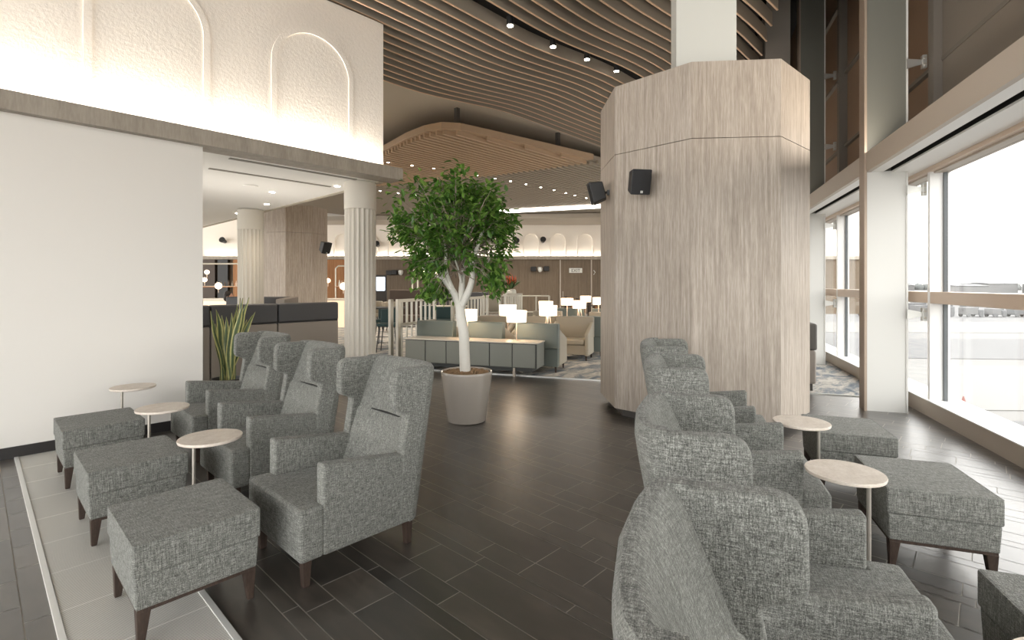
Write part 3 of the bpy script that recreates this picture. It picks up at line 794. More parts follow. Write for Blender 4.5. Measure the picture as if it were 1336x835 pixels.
for s, t_, lb in ((-4.2, 1.78, 'small round pale side table cut off by the bottom right corner'),
                  (-2.72, 1.97, 'small round pale side table on the right, in front of the middle footstool'),
                  (-1.68, 1.98, 'small round pale side table on the right nearest the big pillar')):
    dup(tb, W(s, t_), WA+PI, lb)

# ================================================================== POTTED TREE
TB = V(-.535, 5.98)
tree = thing('potted_tree', 'leafy green tree with whitewashed trunk in a round taupe pot', 'tree', TB, YAW-PI/2)
bm = B(); lathe(bm, [(.20, 0), (.225, .01), (.238, .08), (.268, .28), (.292, .47), (.302, .56), (.303, .585), (.296, .592), (.282, .585), (.275, .545)], 56, cap=False)
vs = [bm.verts.new((.2*math.cos(2*PI*i/32), .2*math.sin(2*PI*i/32), .001)) for i in range(32)]; bm.faces.new(vs)
link('pot', bm, 'pot', tree, smooth=True)
bm = B(); rr = random.Random(2)
lathe(bm, [(.279, .50), (.279, .562)], 32)
for i in range(620):
    a = rr.random()*2*PI; r = .268*math.sqrt(rr.random()); q = .008+rr.random()*.006
    bmesh.ops.create_icosphere(bm, subdivisions=1, radius=q, matrix=Matrix.Translation((r*math.cos(a), r*math.sin(a), .566+rr.random()*.008+.014*(1-r/.28))))
o = link('pebbles', bm, 'pebble', tree, smooth=True); o['kind'] = 'stuff'
bm = B()
def branch(bm, pts, r0, r1, n=8):
    # Catmull-like resample
    P = [Vector(p) for p in pts]; out = []
    for i in range(len(P)-1):
        p0 = P[max(i-1, 0)]; p1 = P[i]; p2 = P[i+1]; p3 = P[min(i+2, len(P)-1)]
        for k in range(4):
            t = k/4; out.append(.5*((2*p1)+(-p0+p2)*t+(2*p0-5*p1+4*p2-p3)*t*t+(-p0+3*p1-3*p2+p3)*t**3))
    out.append(P[-1]); N = len(out)
    tube(bm, out, [r0+(r1-r0)*(i/(N-1)) for i in range(N)], n)
    return out
K = 5.98/660
def lp(x, y, dy=0.): return ((x-609)*K, dy, H-(y-372)*K)     # tree-local point
trunk = branch(bm, [lp(607, 484), lp(606, 460), lp(605, 435), lp(601, 410), lp(600, 395)], .064, .056, 14)
branch(bm, [lp(600, 402), lp(592, 382, .02), lp(580, 364, -.02), lp(572, 345, .05), lp(566, 325, .1)], .048, .016, 10)
branch(bm, [lp(601, 400), lp(602, 375, .06), lp(603, 350, .12), lp(606, 325, .1), lp(608, 295, .15)], .046, .014, 10)
branch(bm, [lp(601, 400), lp(611, 382, -.05), lp(617, 362, -.06), lp(618, 340, -.1), lp(626, 318, -.16), lp(634, 292, -.2)], .048, .014, 10)
branch(bm, [lp(580, 364, -.02), lp(566, 358, -.12), lp(555, 350, -.2)], .018, .006, 8)
branch(bm, [lp(590, 375, 0), lp(583, 352, -.1), lp(585, 330, -.2), lp(580, 305, -.25)], .024, .008, 8)
branch(bm, [lp(602, 372, .06), lp(598, 350, -.05), lp(592, 330, -.15)], .018, .006, 8)
branch(bm, [lp(617, 362, -.06), lp(630, 350, .1), lp(642, 330, .2)], .016, .006, 8)
link('trunk', bm, 'bark', tree, smooth=True)
# blobs of the crown: px, py, radius px, depth shift
blobs = [(547, 287, 27), (528, 300, 14), (520, 288, 8), (568, 268, 26), (596, 254, 22), (610, 258, 22), (630, 272, 24), (652, 290, 18), (660, 296, 12), (632, 300, 24), (605, 285, 30), (582, 300, 26), (558, 318, 20), (540, 322, 12),
         (652, 318, 14), (646, 342, 10), (640, 356, 10), (574, 345, 15), (566, 370, 9), (561, 383, 8), (573, 381, 7), (590, 325, 18), (615, 320, 18), (645, 366, 6), (647, 374, 4), (553, 345, 9), (545, 352, 5), (625, 345, 8)]
bm = B(); rl = random.Random(11); twigs = B()
def leaf(bm, p, d, up, L, wd):
    d = d.normalized(); s = d.cross(up)
    if s.length < .01: s = Vector((1, 0, 0))
    s.normalize(); n = s.cross(d)
    pts = [p, p+d*L*.35+s*wd*.5+n*.12*wd, p+d*L*.7+s*wd*.38+n*.05*wd, p+d*L-n*.25*wd, p+d*L*.7-s*wd*.38+n*.05*wd, p+d*L*.35-s*wd*.5+n*.12*wd, p+d*L*.5-n*.1*wd]
    v = [bm.verts.new(q) for q in pts]
    for f in ((0, 1, 6), (1, 2, 6), (2, 3, 6), (3, 4, 6), (4, 5, 6), (5, 0, 6)): bm.faces.new([v[i] for i in f])
for (bx, by, br) in blobs:
    dens = br/20; nclu = int(15*dens*dens)+4
    for c in range(nclu):
        a = rl.random()*2*PI; rad = br*math.sqrt(rl.random()); depth = (rl.random()-.5)*2*(.12+.55*min(1, br/28))
        cx, cy = bx+rad*math.cos(a), by+rad*math.sin(a)
        c0 = Vector(lp(cx, cy, depth))
        core = Vector(lp(600, 330, depth*.3)); dirv = (c0-core).normalized()
        base = c0 - dirv*.16
        if rl.random() < .8: tube(twigs, [base-dirv*.12, base+Vector((0, 0, .02)), c0], [.006, .004, .002], 5)
        for k in range(13):
            o_ = Vector((rl.gauss(0, .055), rl.gauss(0, .055), rl.gauss(0, .05)))
            dd = (dirv*.5 + Vector((rl.uniform(-1, 1), rl.uniform(-1, 1), rl.uniform(-1.1, .4)))).normalized()
            leaf(bm, c0+o_, dd, Vector((rl.uniform(-.5, .5), rl.uniform(-.5, .5), 1)), rl.uniform(.06, .11), rl.uniform(.034, .054))
# bare inner twigs
for k in range(46):
    p0 = Vector(lp(600+rl.uniform(-14, 22), 350+rl.uniform(-30, 15), rl.uniform(-.1, .15))); p2 = Vector(lp(rl.uniform(560, 650), rl.uniform(270, 330), rl.uniform(-.35, .35)))
    mid = (p0+p2)/2 + Vector((rl.uniform(-.05, .05), rl.uniform(-.05, .05), -.03)); tube(twigs, [p0, mid, p2], [.007, .005, .0025], 5)
link('foliage', bm, 'leaf', tree)
link('twigs', twigs, 'twig', tree, smooth=True)

# ================================================================== SNAKE PLANT
sp_ = thing('snake_plant', 'tall snake plant with yellow-edged leaves behind the farthest left armchair', 'plant', V(-3.80, 6.75))
bm = B(); lathe(bm, [(.15, 0), (.19, .34), (.2, .36), (.18, .36), (.17, .30)], 28); link('planter', bm, 'planter', sp_, smooth=True)
rs = random.Random(4)
for i in range(22):
    a = rs.random()*2*PI; lean = rs.uniform(.05, .34); hgt = rs.uniform(.7, 1.14); b0 = Vector((.09*math.cos(a)*rs.random(), .09*math.sin(a)*rs.random(), .3)); wd = rs.uniform(.06, .085)
    bm = B(); uv = bm.loops.layers.uv.new('UVMap'); n = 12; rows = []
    tw = rs.uniform(-.8, .8); a2 = rs.random()*2*PI
    for k in range(n+1):
        u = k/n; c = b0 + Vector((math.cos(a)*lean*u**1.4, math.sin(a)*lean*u**1.4, hgt*u)) + Vector((.012*math.sin(u*9+i), .012*math.cos(u*8+i), 0))
        w = wd*(.55+.9*u-.2*u*u)*(1 if u < .62 else max(.02, 1-((u-.62)/.38)**1.8)); ang = a2+tw*u
        sd = Vector((math.cos(ang), math.sin(ang), 0)); nn = Vector((-math.sin(ang), math.cos(ang), 0))
        rows.append([bm.verts.new(c-sd*w*.5+nn*.006), bm.verts.new(c-nn*.006), bm.verts.new(c+sd*w*.5+nn*.006)])
    for r0, r1 in zip(rows, rows[1:]):
        for j in range(2):
            f = bm.faces.new((r0[j], r0[j+1], r1[j+1], r1[j]))
            for l, uu in zip(f.loops, (j/2, (j+1)/2, (j+1)/2, j/2)): l[uv].uv = (uu, .5)
    link('leaf', bm, 'snake', sp_, smooth=True)

# ================================================================== SPEAKERS on the pillars
def wall_speaker(loc, rz, tilt, mount, label, sc=1.):
    t = thing('wall_speaker', label, 'speaker', loc, rz)
    t.scale = (sc, sc, sc)
    # local: +y = facing direction, cabinet tapers to the rear
    m = Matrix.Rotation(tilt, 4, 'X')
    bm = B(); hexa(bm, [m @ Vector(p) for p in ((-.085, -.10, -.11), (.085, -.10, -.11), (.115, .075, -.14), (-.115, .075, -.14), (-.085, -.10, .11), (.085, -.10, .11), (.115, .075, .14), (-.115, .075, .14))])
    link('cabinet', bm, 'speaker', t, bevel=.015, seg=3)
    bm = B(); n = 8; rows = []
    for i in range(n+1):
        u = i/n*2-1; rows.append([bm.verts.new(m @ Vector((u*.108, .078+.026*(1-u*u), z))) for z in (-.132, .132)])
    for a, b in zip(rows, rows[1:]): bm.faces.new((a[0], b[0], b[1], a[1]))
    g = link('grille', bm, 'speaker_grille', t, smooth=True)
    bm = B(); box(bm, -.014, .014, .1045, .1065, -.118, -.092); bmesh.ops.transform(bm, matrix=m, verts=bm.verts); link('badge', bm, 'alu', t)
    bm = B(); tube(bm, [(0, -.09, 0), (mount[0]*.5, mount[1]*.6, .0), mount], .016, 8); bmesh.ops.create_cube(bm, size=.06, matrix=Matrix.Translation(mount)); link('bracket', bm, 'speaker', t)
    return t
# on the left faces of the big pillar
def aim(v): return math.atan2(v.y, v.x)-PI/2
f2 = Vector((-1, 0, 0)); 
wall_speaker((5.16, 2.87, 2.77), aim(Vector((-.62, -.78, 0))), R(-14), (-.09, -.15, 0), 'black wall speaker on the broad left face of the big oak pillar, facing the viewer', 1.02)
wall_speaker((5.50, 3.66, 2.79), aim(Vector((-.55, .84, 0))), R(-14), (.02, -.16, 0), 'black wall speaker on the narrow left face of the big oak pillar', 1.0)
q = V(-5.52, 14.95)
wall_speaker((q.x, q.y, 2.72), aim(Vector((RT.x*.8-FW.x*.55, RT.y*.8-FW.y*.55, 0))), R(-22), (-.02, -.16, .02), 'black wall speaker on the distant oak pillar between the fluted columns', 1.25)

# ================================================================== BOOTHS behind the snake plant
def booth(x0, x1, y, label):
    t = thing('booth_back', label, 'booth seat', ((x0+x1)/2, y, 0), 0, None); L = (x1-x0)/2-.006
    bm = B(); box(bm, -L, L, 0, .16, .985, 1.30); link('headrest', bm, 'booth_dark', t, bevel=.03, seg=3)
    bm = B(); box(bm, -L, L, .01, .15, .06, .975); link('back_panel', bm, 'booth_taupe', t, bevel=.02, seg=2)
    bm = B(); box(bm, -L, L, .15, .70, .12, .45); link('seat', bm, 'booth_dark', t, bevel=.03, seg=2)
    bm = B(); box(bm, -L+.03, L-.03, .03, .6, 0, .12); link('plinth', bm, 'plinth', t)
    bm = B(); box(bm, -L-.003, L+.003, .04, .12, .06, 1.285); link('core', bm, 'booth_dark', t)
booth(2.42, 3.40, 8.40, 'dark two-tone high booth back, left panel behind the snake plant')
booth(3.40, 4.46, 8.40, 'dark two-tone high booth back, right panel next to the fluted column')
booth(1.30, 2.42, 8.40, 'dark two-tone high booth back beside the white wall end, leftmost')
t = thing('booth_back', 'low charcoal booth back seen above the front booth, farther behind', 'booth seat', V(-5.55, 11.3), YAW-PI/2)
bm = B(); box(bm, -.85, .55, 0, .2, .5, 1.34); link('headrest', bm, 'booth_dark', t, bevel=.03)
bm = B(); box(bm, -.85, .55, .01, .6, 0, .5); link('seat', bm, 'booth_dark', t, bevel=.03)
bm = B(); hexa(bm, [(.5, -.5, 1.0), (.7, -.5, 1.0), (.7, .2, 1.0), (.5, .2, 1.0), (.5, -.5, 1.30), (.7, -.5, 1.30), (.7, .2, 1.34), (.5, .2, 1.34)]); link('side_panel', bm, 'booth_taupe', t, bevel=.02)

# person sitting behind that booth, seen from the side
pr = thing('person', 'dark-haired person in a dark jacket sitting behind the low charcoal booth', 'person', V(-7.25, 12.9), YAW-PI/2)
me = bpy.data.meshes.new('body')
vsk = [(0, 0, .52), (0, 0, .75), (0, 0, .98), (.01, 0, 1.08), (.02, 0, 1.17), (.03, 0, 1.28), (-.19, 0, .98), (-.24, .02, .72), (-.08, .2, .62), (.19, 0, .98), (.24, .02, .72), (.10, .2, .62), (-.1, 0, .5), (-.12, .42, .5), (-.12, .44, .05), (.1, 0, .5), (.12, .42, .5), (.12, .44, .05)]
es = [(0, 1), (1, 2), (2, 3), (3, 4), (4, 5), (2, 6), (6, 7), (7, 8), (2, 9), (9, 10), (10, 11), (0, 12), (12, 13), (13, 14), (0, 15), (15, 16), (16, 17)]
rad = [.15, .15, .14, .06, .055, .075, .065, .05, .035, .065, .05, .035, .09, .07, .045, .09, .07, .045]
me.from_pydata(vsk, es, []); me.update()
body = bpy.data.objects.new('body', me); COL.objects.link(body); body.parent = pr; me.materials.append(M['cloth_dark'])
sk = body.modifiers.new('skin', 'SKIN'); 
for i, r_ in enumerate(rad): me.skin_vertices[0].data[i].radius = (r_, r_*.8)
me.skin_vertices[0].data[0].use_root = True
body.modifiers.new('sub', 'SUBSURF').levels = 2; body.modifiers['sub'].render_levels = 2
bm = B(); sphere(bm, (.035, -.0, 1.31), .09, 20, 14, (1.0, .82, 1.28)); sphere(bm, (.128, 0, 1.30), .017, 8, 6, (1, .8, 1.2)); sphere(bm, (.03, -.078, 1.30), .02, 8, 6, (.8, .5, 1.3)); sphere(bm, (.03, .078, 1.30), .02, 8, 6, (.8, .5, 1.3)); link('head', bm, 'skin', pr, smooth=True)
bm = B(); sphere(bm, (.005, 0, 1.345), .102, 20, 14, (1.0, .92, 1.1)); sphere(bm, (-.03, 0, 1.28), .085, 14, 10, (.8, .95, 1.2)); link('hair', bm, 'hair', pr, smooth=True)

# ================================================================== LOUNGE BEYOND THE TREE (window frame)
def wthing(name, label, cat, s, t, rz=0., group=None): return thing(name, label, cat, W(s, t), WA+rz, group)
# local x = s (away from viewer), local y = t (to the left)
# console
cs = wthing('console_cabinet', 'long low grey-green cabinet with pale stone top behind the tree pot', 'cabinet', 2.46, 5.2)
bm = B(); box(bm, 0.0, .46, 0, 2.58, .16, .585); link('body', bm, 'cabinet', cs, bevel=.008)
bm = B(); box(bm, -.01, .48, -.01, 2.6, .585, .605); link('worktop', bm, 'stone_top', cs, bevel=.004)
bm = B(); box(bm, -.004, .0, .01, 2.57, .165, .58); link('recess', bm, 'cabinet_dark', cs)
for k in range(6):
    bm = B(); box(bm, -.018, -.004, .03+k*.425, .03+k*.425+.408, .175, .572); link('door', bm, 'cabinet', cs, bevel=.004)
bm = B(); box(bm, .03, .43, .1, 2.5, .10, .16); link('base_frame', bm, 'cabinet_dark', cs)
for yy in (.42, 1.4, 2.3):
    for xx in (.02, .42):
        bm = B(); box(bm, xx-.02, xx+.02, yy-.02, yy+.02, 0, .16); link('leg', bm, 'greige_metal', cs)
def sofa(label, s, t, width, rz, group='leather lounge chairs around the lamps', zt=.90, zb=.12):
    bmt = 'sofa_taupe' if rz else 'sofa_teal'
    o = wthing('lounge_chair', label, 'armchair', s, t, rz, group); w = width/2
    bm = B(); box(bm, 0, .17, -w, w, .44, zt); link('backrest', bm, bmt, o, bevel=.025, seg=3)
    bm = B(); box(bm, .02, .16, -w+.01, w-.01, zb, .44); link('back_panel', bm, bmt, o, bevel=.01)
    bm = B(); box(bm, .17, .72, -w+.09, w-.09, .34, .46); link('seat_cushion', bm, 'sofa_cream', o, bevel=.03, seg=3)
    bm = B(); box(bm, .12, .70, -w+.02, w-.02, zb+.02, .34); link('seat_base', bm, 'sofa_cream', o, bevel=.01)
    for sy in (-1, 1):
        bm = B(); hexa(bm, [(.16, sy*(w-.08), zb), (.74, sy*(w-.08), zb), (.74, sy*w, zb), (.16, sy*w, zb), (.16, sy*(w-.08), .80), (.74, sy*(w-.08), .58), (.74, sy*w, .58), (.16, sy*w, .80)])
        link('arm', bm, 'sofa_cream', o, bevel=.02, seg=2)
        for xx in (.08, .66):
            bm = B(); lathe(bm, [(.014, 0), (.022, zb+.01)], 10, c=(xx, sy*(w-.06))); link('leg', bm, 'leg', o)
    return o
sofa('grey-green lounge chair back beside the right end of the long cabinet', 3.0, 5.38, .82, 0)
sofa('grey-green lounge chair back above the cabinet, directly behind the tree trunk', 3.0, 6.42, .78, 0)
sofa('grey-green lounge chair back above the cabinet, left of the tree trunk by the slatted screen', 3.0, 7.45, .8, 0)
sofa('warm grey lounge chair facing the viewer across the carpet, right of the nearest lamp', 5.3, 5.14, .86, PI)
sofa('warm grey lounge chair facing the viewer, in the second row behind the tree trunk', 5.0, 6.85, .9, PI)
sofa('warm grey lounge chair facing the viewer, in the second row left of the bright lamp', 5.15, 6.02, .68, PI)
sofa('grey-green lounge chair back in the third row, beside the tripod lamps', 5.40, 4.92, .75, 0)
sofa('taupe lounge chair in the far row half hidden by the big pillar', 7.4, 4.8, .8, PI)
sofa('taupe lounge chair of the far row beneath the distant lamps', 7.5, 6.35, .8, PI)
sofa('grey-green lounge chair of the farthest row at the middle of the lounge', 9.2, 6.2, .95, 0)
sofa('grey-green lounge chair of the farthest row next to the pillar edge', 9.2, 5.0, .95, 0)
def table_lamp(label, s, t, z0, zs0, zs1, r, tripod=False, stand=None):
    o = wthing('table_lamp', label, 'lamp', s, t, 0, None); o.location.z = z0
    bm = B(); w = r
    lathe(bm, [(r*.96, zs0-z0), (r, zs1-z0)], 28, cap=False); link('lamp_shade', bm, 'lamp_shade', o, smooth=True)
    bm = B(); lathe(bm, [(r*.94, zs1-z0-.01), (r*.94, zs1-z0-.004)], 28); link('diffuser', bm, 'lamp_shade', o)
    bm = B()
    if tripod:
        for k in range(3):
            a = 2*PI*k/3+.4; tube(bm, [(.10*math.cos(a), .10*math.sin(a), 0), (.03*math.cos(a), .03*math.sin(a), zs0-z0+.03)], .009, 8)
    else:
        tube(bm, [(0, 0, .01), (0, 0, zs0-z0+.05)], .009, 8); lathe(bm, [(.07, 0), (.07, .012)], 20)
    link('stand', bm, 'bronze_metal', o, smooth=True)
    lt = bpy.data.lights.new('lamp glow', 'POINT'); lt.energy = 1.6; lt.color = (1, .88, .72); lt.shadow_soft_size = .08
    lo = bpy.data.objects.new('lamp_bulb', lt); COL.objects.link(lo); lo.parent = o; lo.location = (0, 0, zs0-z0-.04)
table_lamp('lit drum lamp on the cabinet right of the tree trunk, nearest lamp', 2.72, 5.66, .606, .94, 1.145, .185)
table_lamp('lit drum lamp on the cabinet half hidden by the tree trunk', 2.72, 6.62, .606, .94, 1.15, .185)
def lamp_table(label, s, t, h=.55):
    o = wthing('occasional_table', label, 'side table', s, t)
    bm = B(); lathe(bm, [(.18, h-.025), (.19, h-.01), (.19, h)], 32); link('tabletop', bm, 'stone_top', o, smooth=True)
    bm = B(); tube(bm, [(0, 0, .01), (0, 0, h-.02)], .02, 10); link('stem', bm, 'bronze_metal', o, smooth=True)
    bm = B(); lathe(bm, [(.15, .0), (.15, .015)], 28); link('base', bm, 'bronze_metal', o)
spots = [(4.0, 6.28, .97, 1.19, .18, False, 'just behind the nearest lamp'), (4.26, 5.49, .97, 1.18, .19, True, 'tripod one left of the warm chair'), (5.65, 5.92, 1.03, 1.22, .17, True, 'small tripod one behind the larger tripod lamp'),
         (6.42, 5.28, 1.03, 1.22, .17, True, 'tripod one above the facing warm grey chair'), (7.0, 5.72, 1.08, 1.26, .16, False, 'distant one in the middle of the lounge'), (9.0, 5.62, 1.10, 1.28, .16, False, 'farthest one under the exit sign'), (7.7, 5.02, 1.08, 1.27, .16, False, 'distant one against the pillar edge')]
for s, t, a, b, r, tri, w in spots:
    lamp_table('round pale occasional table under the lit lamp, ' + w, s, t)
    table_lamp('lit drum-shade lamp, ' + w, s, t, .552, a, b, r, tri)
# slatted metal screens
def screen(label, s, t, L, zt=1.33, rz=0.):
    o = wthing('slatted_screen', label, 'screen', s, t, rz)
    bm = B(); box(bm, -.05, .05, .06, .12, 0, zt); box(bm, -.05, .05, -.10, -.04, 0, zt); link('post', bm, 'screen_frame', o, bevel=.008)
    bm = B(); box(bm, L-.04, L, -.03, .03, 0, zt); link('post', bm, 'screen_frame', o)
    bm = B(); box(bm, .05, L, -.02, .02, zt-.06, zt); link('rail', bm, 'screen_frame', o)
    bm = B(); box(bm, .05, L, -.02, .02, zt-.52, zt-.47); link('rail', bm, 'screen_frame', o)
    bm = B()
    n = int(L/.2)
    for k in range(1, n):
        x = .05 + (L-.1)*k/n; box(bm, x-.014, x+.014, -.02, .02, zt-.48, zt-.05)
        box(bm, x-.01, x+.01, -.015, .015, .05, zt-.5)
    link('slats', bm, 'screen_frame', o)
screen('pale slatted metal screen at the left end of the long cabinet', 2.46, 8.0, 1.6)
screen('pale slatted metal screen behind the tree trunk', 4.1, 7.50, 1.8)
screen('pale slatted metal screen farther back, below the flower vase', 6.9, 7.45, 1.6, 1.36)

# ---- far furniture (between 13 and 27 m)
def fthing(name, label, cat, x, d, z=0., group=None, rz=0.): return thing(name, label, cat, V(x, d, z), YAW-PI/2+rz, group)
sh = fthing('display_shelf', 'tall thin-framed pale metal shelf unit below the orange flowers', 'shelf', -.9, 15.5)
bm = B()
for xx in (0, .9, 1.65, 2.05): box(bm, xx-.015, xx+.015, -.015, .015, 0, 1.27); box(bm, xx-.015, xx+.015, .4, .43, 0, 1.27)
for zz in (1.25, .75, .4): box(bm, 0, 2.05, -.015, .43, zz, zz+.03)
link('frame', bm, 'screen_frame', sh)
bm = B(); box(bm, .05, .85, .2, .24, .75, 1.22); box(bm, .95, 1.6, .2, .24, .1, .7); link('panel', bm, 'sofa_cream', sh)
fl = fthing('flower_vase', 'orange-red flower arrangement in a pale vase on the far shelf unit', 'flowers', -.04, 15.7, 1.281); fl.scale = (1.35, 1.35, 1.35)
bm = B(); lathe(bm, [(.10, 0), (.13, .05), (.12, .12), (.10, .14)], 20); link('vase', bm, 'vase', fl, smooth=True)
bm = B(); bf = B(); rf = random.Random(9)
for k in range(34):
    a = rf.random()*2*PI; d = Vector((math.cos(a)*rf.uniform(.3, 1.1), math.sin(a)*rf.uniform(.3, 1.), rf.uniform(.5, 1.3))).normalized(); p = Vector((0, 0, .12)); leaf(bm, p+d*.05, d, Vector((0, 0, 1)), rf.uniform(.18, .32), .05)
for k in range(26):
    a = rf.random()*2*PI; p = Vector((math.cos(a)*rf.uniform(0, .12), math.sin(a)*.1, .2+rf.random()*.12)); leaf(bf, p, Vector((rf.uniform(-.3, .3), rf.uniform(-.3, .3), 1)), Vector((1, 0, 0)), rf.uniform(.12, .24), .05)
link('greenery', bm, 'stem', fl); link('petals', bf, 'flower', fl)
# exit sign above the doors
ex = fthing('exit_sign', 'small white exit sign on the far wall above the doors', 'sign', 3.52, FD-.05, 2.28)
bm = B(); box(bm, -.36, .36, 0, .03, 0, .26); link('sign_face', bm, 'sign_white', ex)
def text(body, size, loc, mat, parent, name):
    cu = bpy.data.curves.new(name, 'FONT'); cu.body = body; cu.size = size; cu.align_x = 'CENTER'; cu.extrude = .002
    o = bpy.data.objects.new(name, cu); COL.objects.link(o); dg = bpy.context.evaluated_depsgraph_get(); m_ = bpy.data.meshes.new_from_object(o.evaluated_get(dg)); bpy.data.objects.remove(o)
    o = bpy.data.objects.new(name, m_); COL.objects.link(o); m_.materials.clear(); m_.materials.append(M[mat]); o.parent = parent; o.location = loc; o.rotation_euler = (PI/2, 0, 0); return o
text('EXIT', .24, (0, -.005, .045), 'sign_ink', ex, 'lettering')
ar = fthing('chevron_sign', 'small pale chevron mark on the far wall right of the doors', 'sign', 4.55, FD-.05, 2.3)
bm = B(); tube(bm, [(-.04, 0, .12), (.05, 0, 0), (-.04, 0, -.12)], .018, 6); link('chevron', bm, 'sign_white', ar)
# dark speakers pairs on the far wall
for (x, y, lb) in ((696, 348, 'left of the pair with a white dome'), (713, 347.5, 'right of the pair with a white dome'), (507, 353, 'left of the pair above the lit display'), (514, 352.5, 'right of the pair above the lit display')):
    z = H-(y-372)*(FD-.3)/660; o = fthing('wall_speaker', 'small black box speaker on the far wall, ' + lb, 'speaker', (x-668)/660*(FD-.3), FD-.3, z-.12)
    bm = B(); box(bm, -.15, .15, 0, .24, -.13, .13); link('cabinet', bm, 'speaker', o, bevel=.03)
    bm = B(); box(bm, -.03, .03, .24, .3, -.03, .03); link('bracket', bm, 'speaker', o)
for (x, y, lb) in ((704.5, 349, 'between the two black speakers'), (523, 353, 'beside the speakers above the lit display')):
    o = fthing('dome_camera', 'small pale dome fitting on the far wall ' + lb, 'camera', (x-668)/660*(FD-.2), FD-.2, H-(y-372)*(FD-.2)/660-.1)
    bm = B(); lathe(bm, [(.10, .12), (.14, .05), (.12, -.08), (.05, -.16)], 20); link('dome', bm, 'sign_white', o, smooth=True)
# round projectors on the arch wall
for (x, y, lb) in ((674, 315, 'beside the tree crown'), (708.5, 313.5, 'between two arches near the pillar'), (291, 314, 'over the booths at far left'), (492, 319, 'just right of the near fluted column')):
    o = fthing('wall_spotlight', 'dark round spotlight on the far arched wall, ' + lb, 'light', (x-668)/660*(FD-.1), FD-.1, H-(y-372)*(FD-.1)/660)
    bm = B(); tube(bm, [(0, .2, -.05), (0, -.12, .05)], [.09, .16], 16); link('housing', bm, 'speaker', o, smooth=True)
# lit display screen
dp = fthing('display_totem', 'tall lit display screen in a dark frame right of the near fluted column', 'display', -5.35, 20.6)
bm = B(); box(bm, -.24, .24, 0, .08, .9, 2.02); link('frame', bm, 'speaker', dp)
bm = B(); box(bm, -.17, .17, -.006, 0, 1.38, 1.93); link('screen', bm, 'display', dp)
bm = B(); box(bm, -.05, .05, .01, .07, 0, .9); link('stand', bm, 'speaker', dp)
# dark benches far back
def bench(x, d, L, zt, mat, label, ribs=False):
    o = fthing('banquette', label, 'bench', x, d)
    bm = B(); box(bm, 0, L, .1, .3, .45, zt); link('backrest', bm, mat, o, bevel=.03)
    bm = B(); box(bm, 0, L, -.45, .12, .1, .46); link('seat', bm, mat, o, bevel=.03)
    if ribs:
        bm = B()
        for k in range(int(L/.12)): box(bm, .05+k*.12, .09+k*.12, .085, .1, .5, zt-.03)
        link('ribs', bm, 'booth_taupe', o)
bench(-4.75, 19.5, 1.25, 1.42, 'dark_brown', 'dark brown high banquette back by the lit display')
bench(-3.2, 17.5, 1.1, 1.36, 'booth_dark', 'charcoal ribbed banquette back seen over the slatted screen', True)
bench(-1.75, 17.2, .95, 1.36, 'booth_dark', 'plain charcoal banquette back left of the tree trunk')
# pale upholstered chairs
def tub(x, d, mat, label, sc=1.):
    o = fthing('tub_chair', label, 'chair', x, d, 0, 'tub chairs and stools of the dining area'); o.scale = (sc, sc, sc)
    bm = B(); n = 14; lo = []; 
    for i in range(n+1):
        a = PI*i/n; lo.append((math.cos(a)*.28, math.sin(a)*.26))
    inn = [(x_*.8, y_*.8) for x_, y_ in lo]
    prism(bm, lo + inn[::-1], .42, .82); link('backrest', bm, mat, o, bevel=.02)
    bm = B(); lathe(bm, [(.22, .38), (.25, .42), (.24, .47)], 24); link('seat', bm, mat, o, smooth=True)
    for sx in (-1, 1):
        for sy in (-1, 1):
            bm = B(); tube(bm, [(sx*.22, sy*.2, 0), (sx*.16, sy*.15, .4)], .014, 6); link('leg', bm, 'leg', o)
tub(-4.95, 18.0, 'sofa_cream', 'pale cream tub chair right of the near fluted column', 1.25)
tub(-4.1, 17.4, 'sofa_cream', 'pale cream tub chair below the dark brown banquette', 1.25)
# bar-height dark teal tables and stools
def barstool(x, d, label, zt=1.02):
    o = fthing('bar_stool', label, 'stool', x, d)
    bm = B(); box(bm, -.24, .24, -.04, .04, .68, zt); link('backrest', bm, 'dark_teal', o, bevel=.03)
    bm = B(); box(bm, -.23, .23, -.42, .0, .62, .70); link('seat', bm, 'dark_teal', o, bevel=.025)
    for sx in (-1, 1):
        for yy in (-.38, 0):
            bm = B(); tube(bm, [(sx*.24, yy*1.1, 0), (sx*.18, yy, .63)], .013, 6); link('leg', bm, 'speaker', o)
    bm = B(); tube(bm, [(-.22, -.41, .25), (.22, -.41, .25)], .009, 6); link('footrest', bm, 'speaker', o)
barstool(-2.95, 12.3, 'dark teal bar stool between the near column and the slatted screen')
barstool(-2.35, 14.2, 'dark teal bar stool seen through the slatted screen')
barstool(-1.80, 13.6, 'dark teal bar stool right of the slatted screen')
barstool(-3.35, 13.6, 'dark teal bar stool half hidden behind the near fluted column')
tb2 = fthing('high_table', 'glossy dark high table beside the near fluted column', 'table', -3.2, 12.9)
bm = B(); box(bm, -.6, .45, -.35, .35, 1.0, 1.04); link('tabletop', bm, 'cabinet_dark', tb2, bevel=.01)
for sx in (-.5, .35):
    bm = B(); box(bm, sx-.03, sx+.03, -.03, .03, 0, 1.0); link('leg', bm, 'speaker', tb2)
tb3 = fthing('high_table', 'dark high table seen through the slatted screen', 'table', -2.0, 15.0)
bm = B(); box(bm, -.7, .7, -.35, .35, .95, .99); link('tabletop', bm, 'sofa_cream', tb3, bevel=.01)
for sx in (-.6, .6):
    bm = B(); box(bm, sx-.03, sx+.03, -.03, .03, 0, .95); link('leg', bm, 'speaker', tb3)

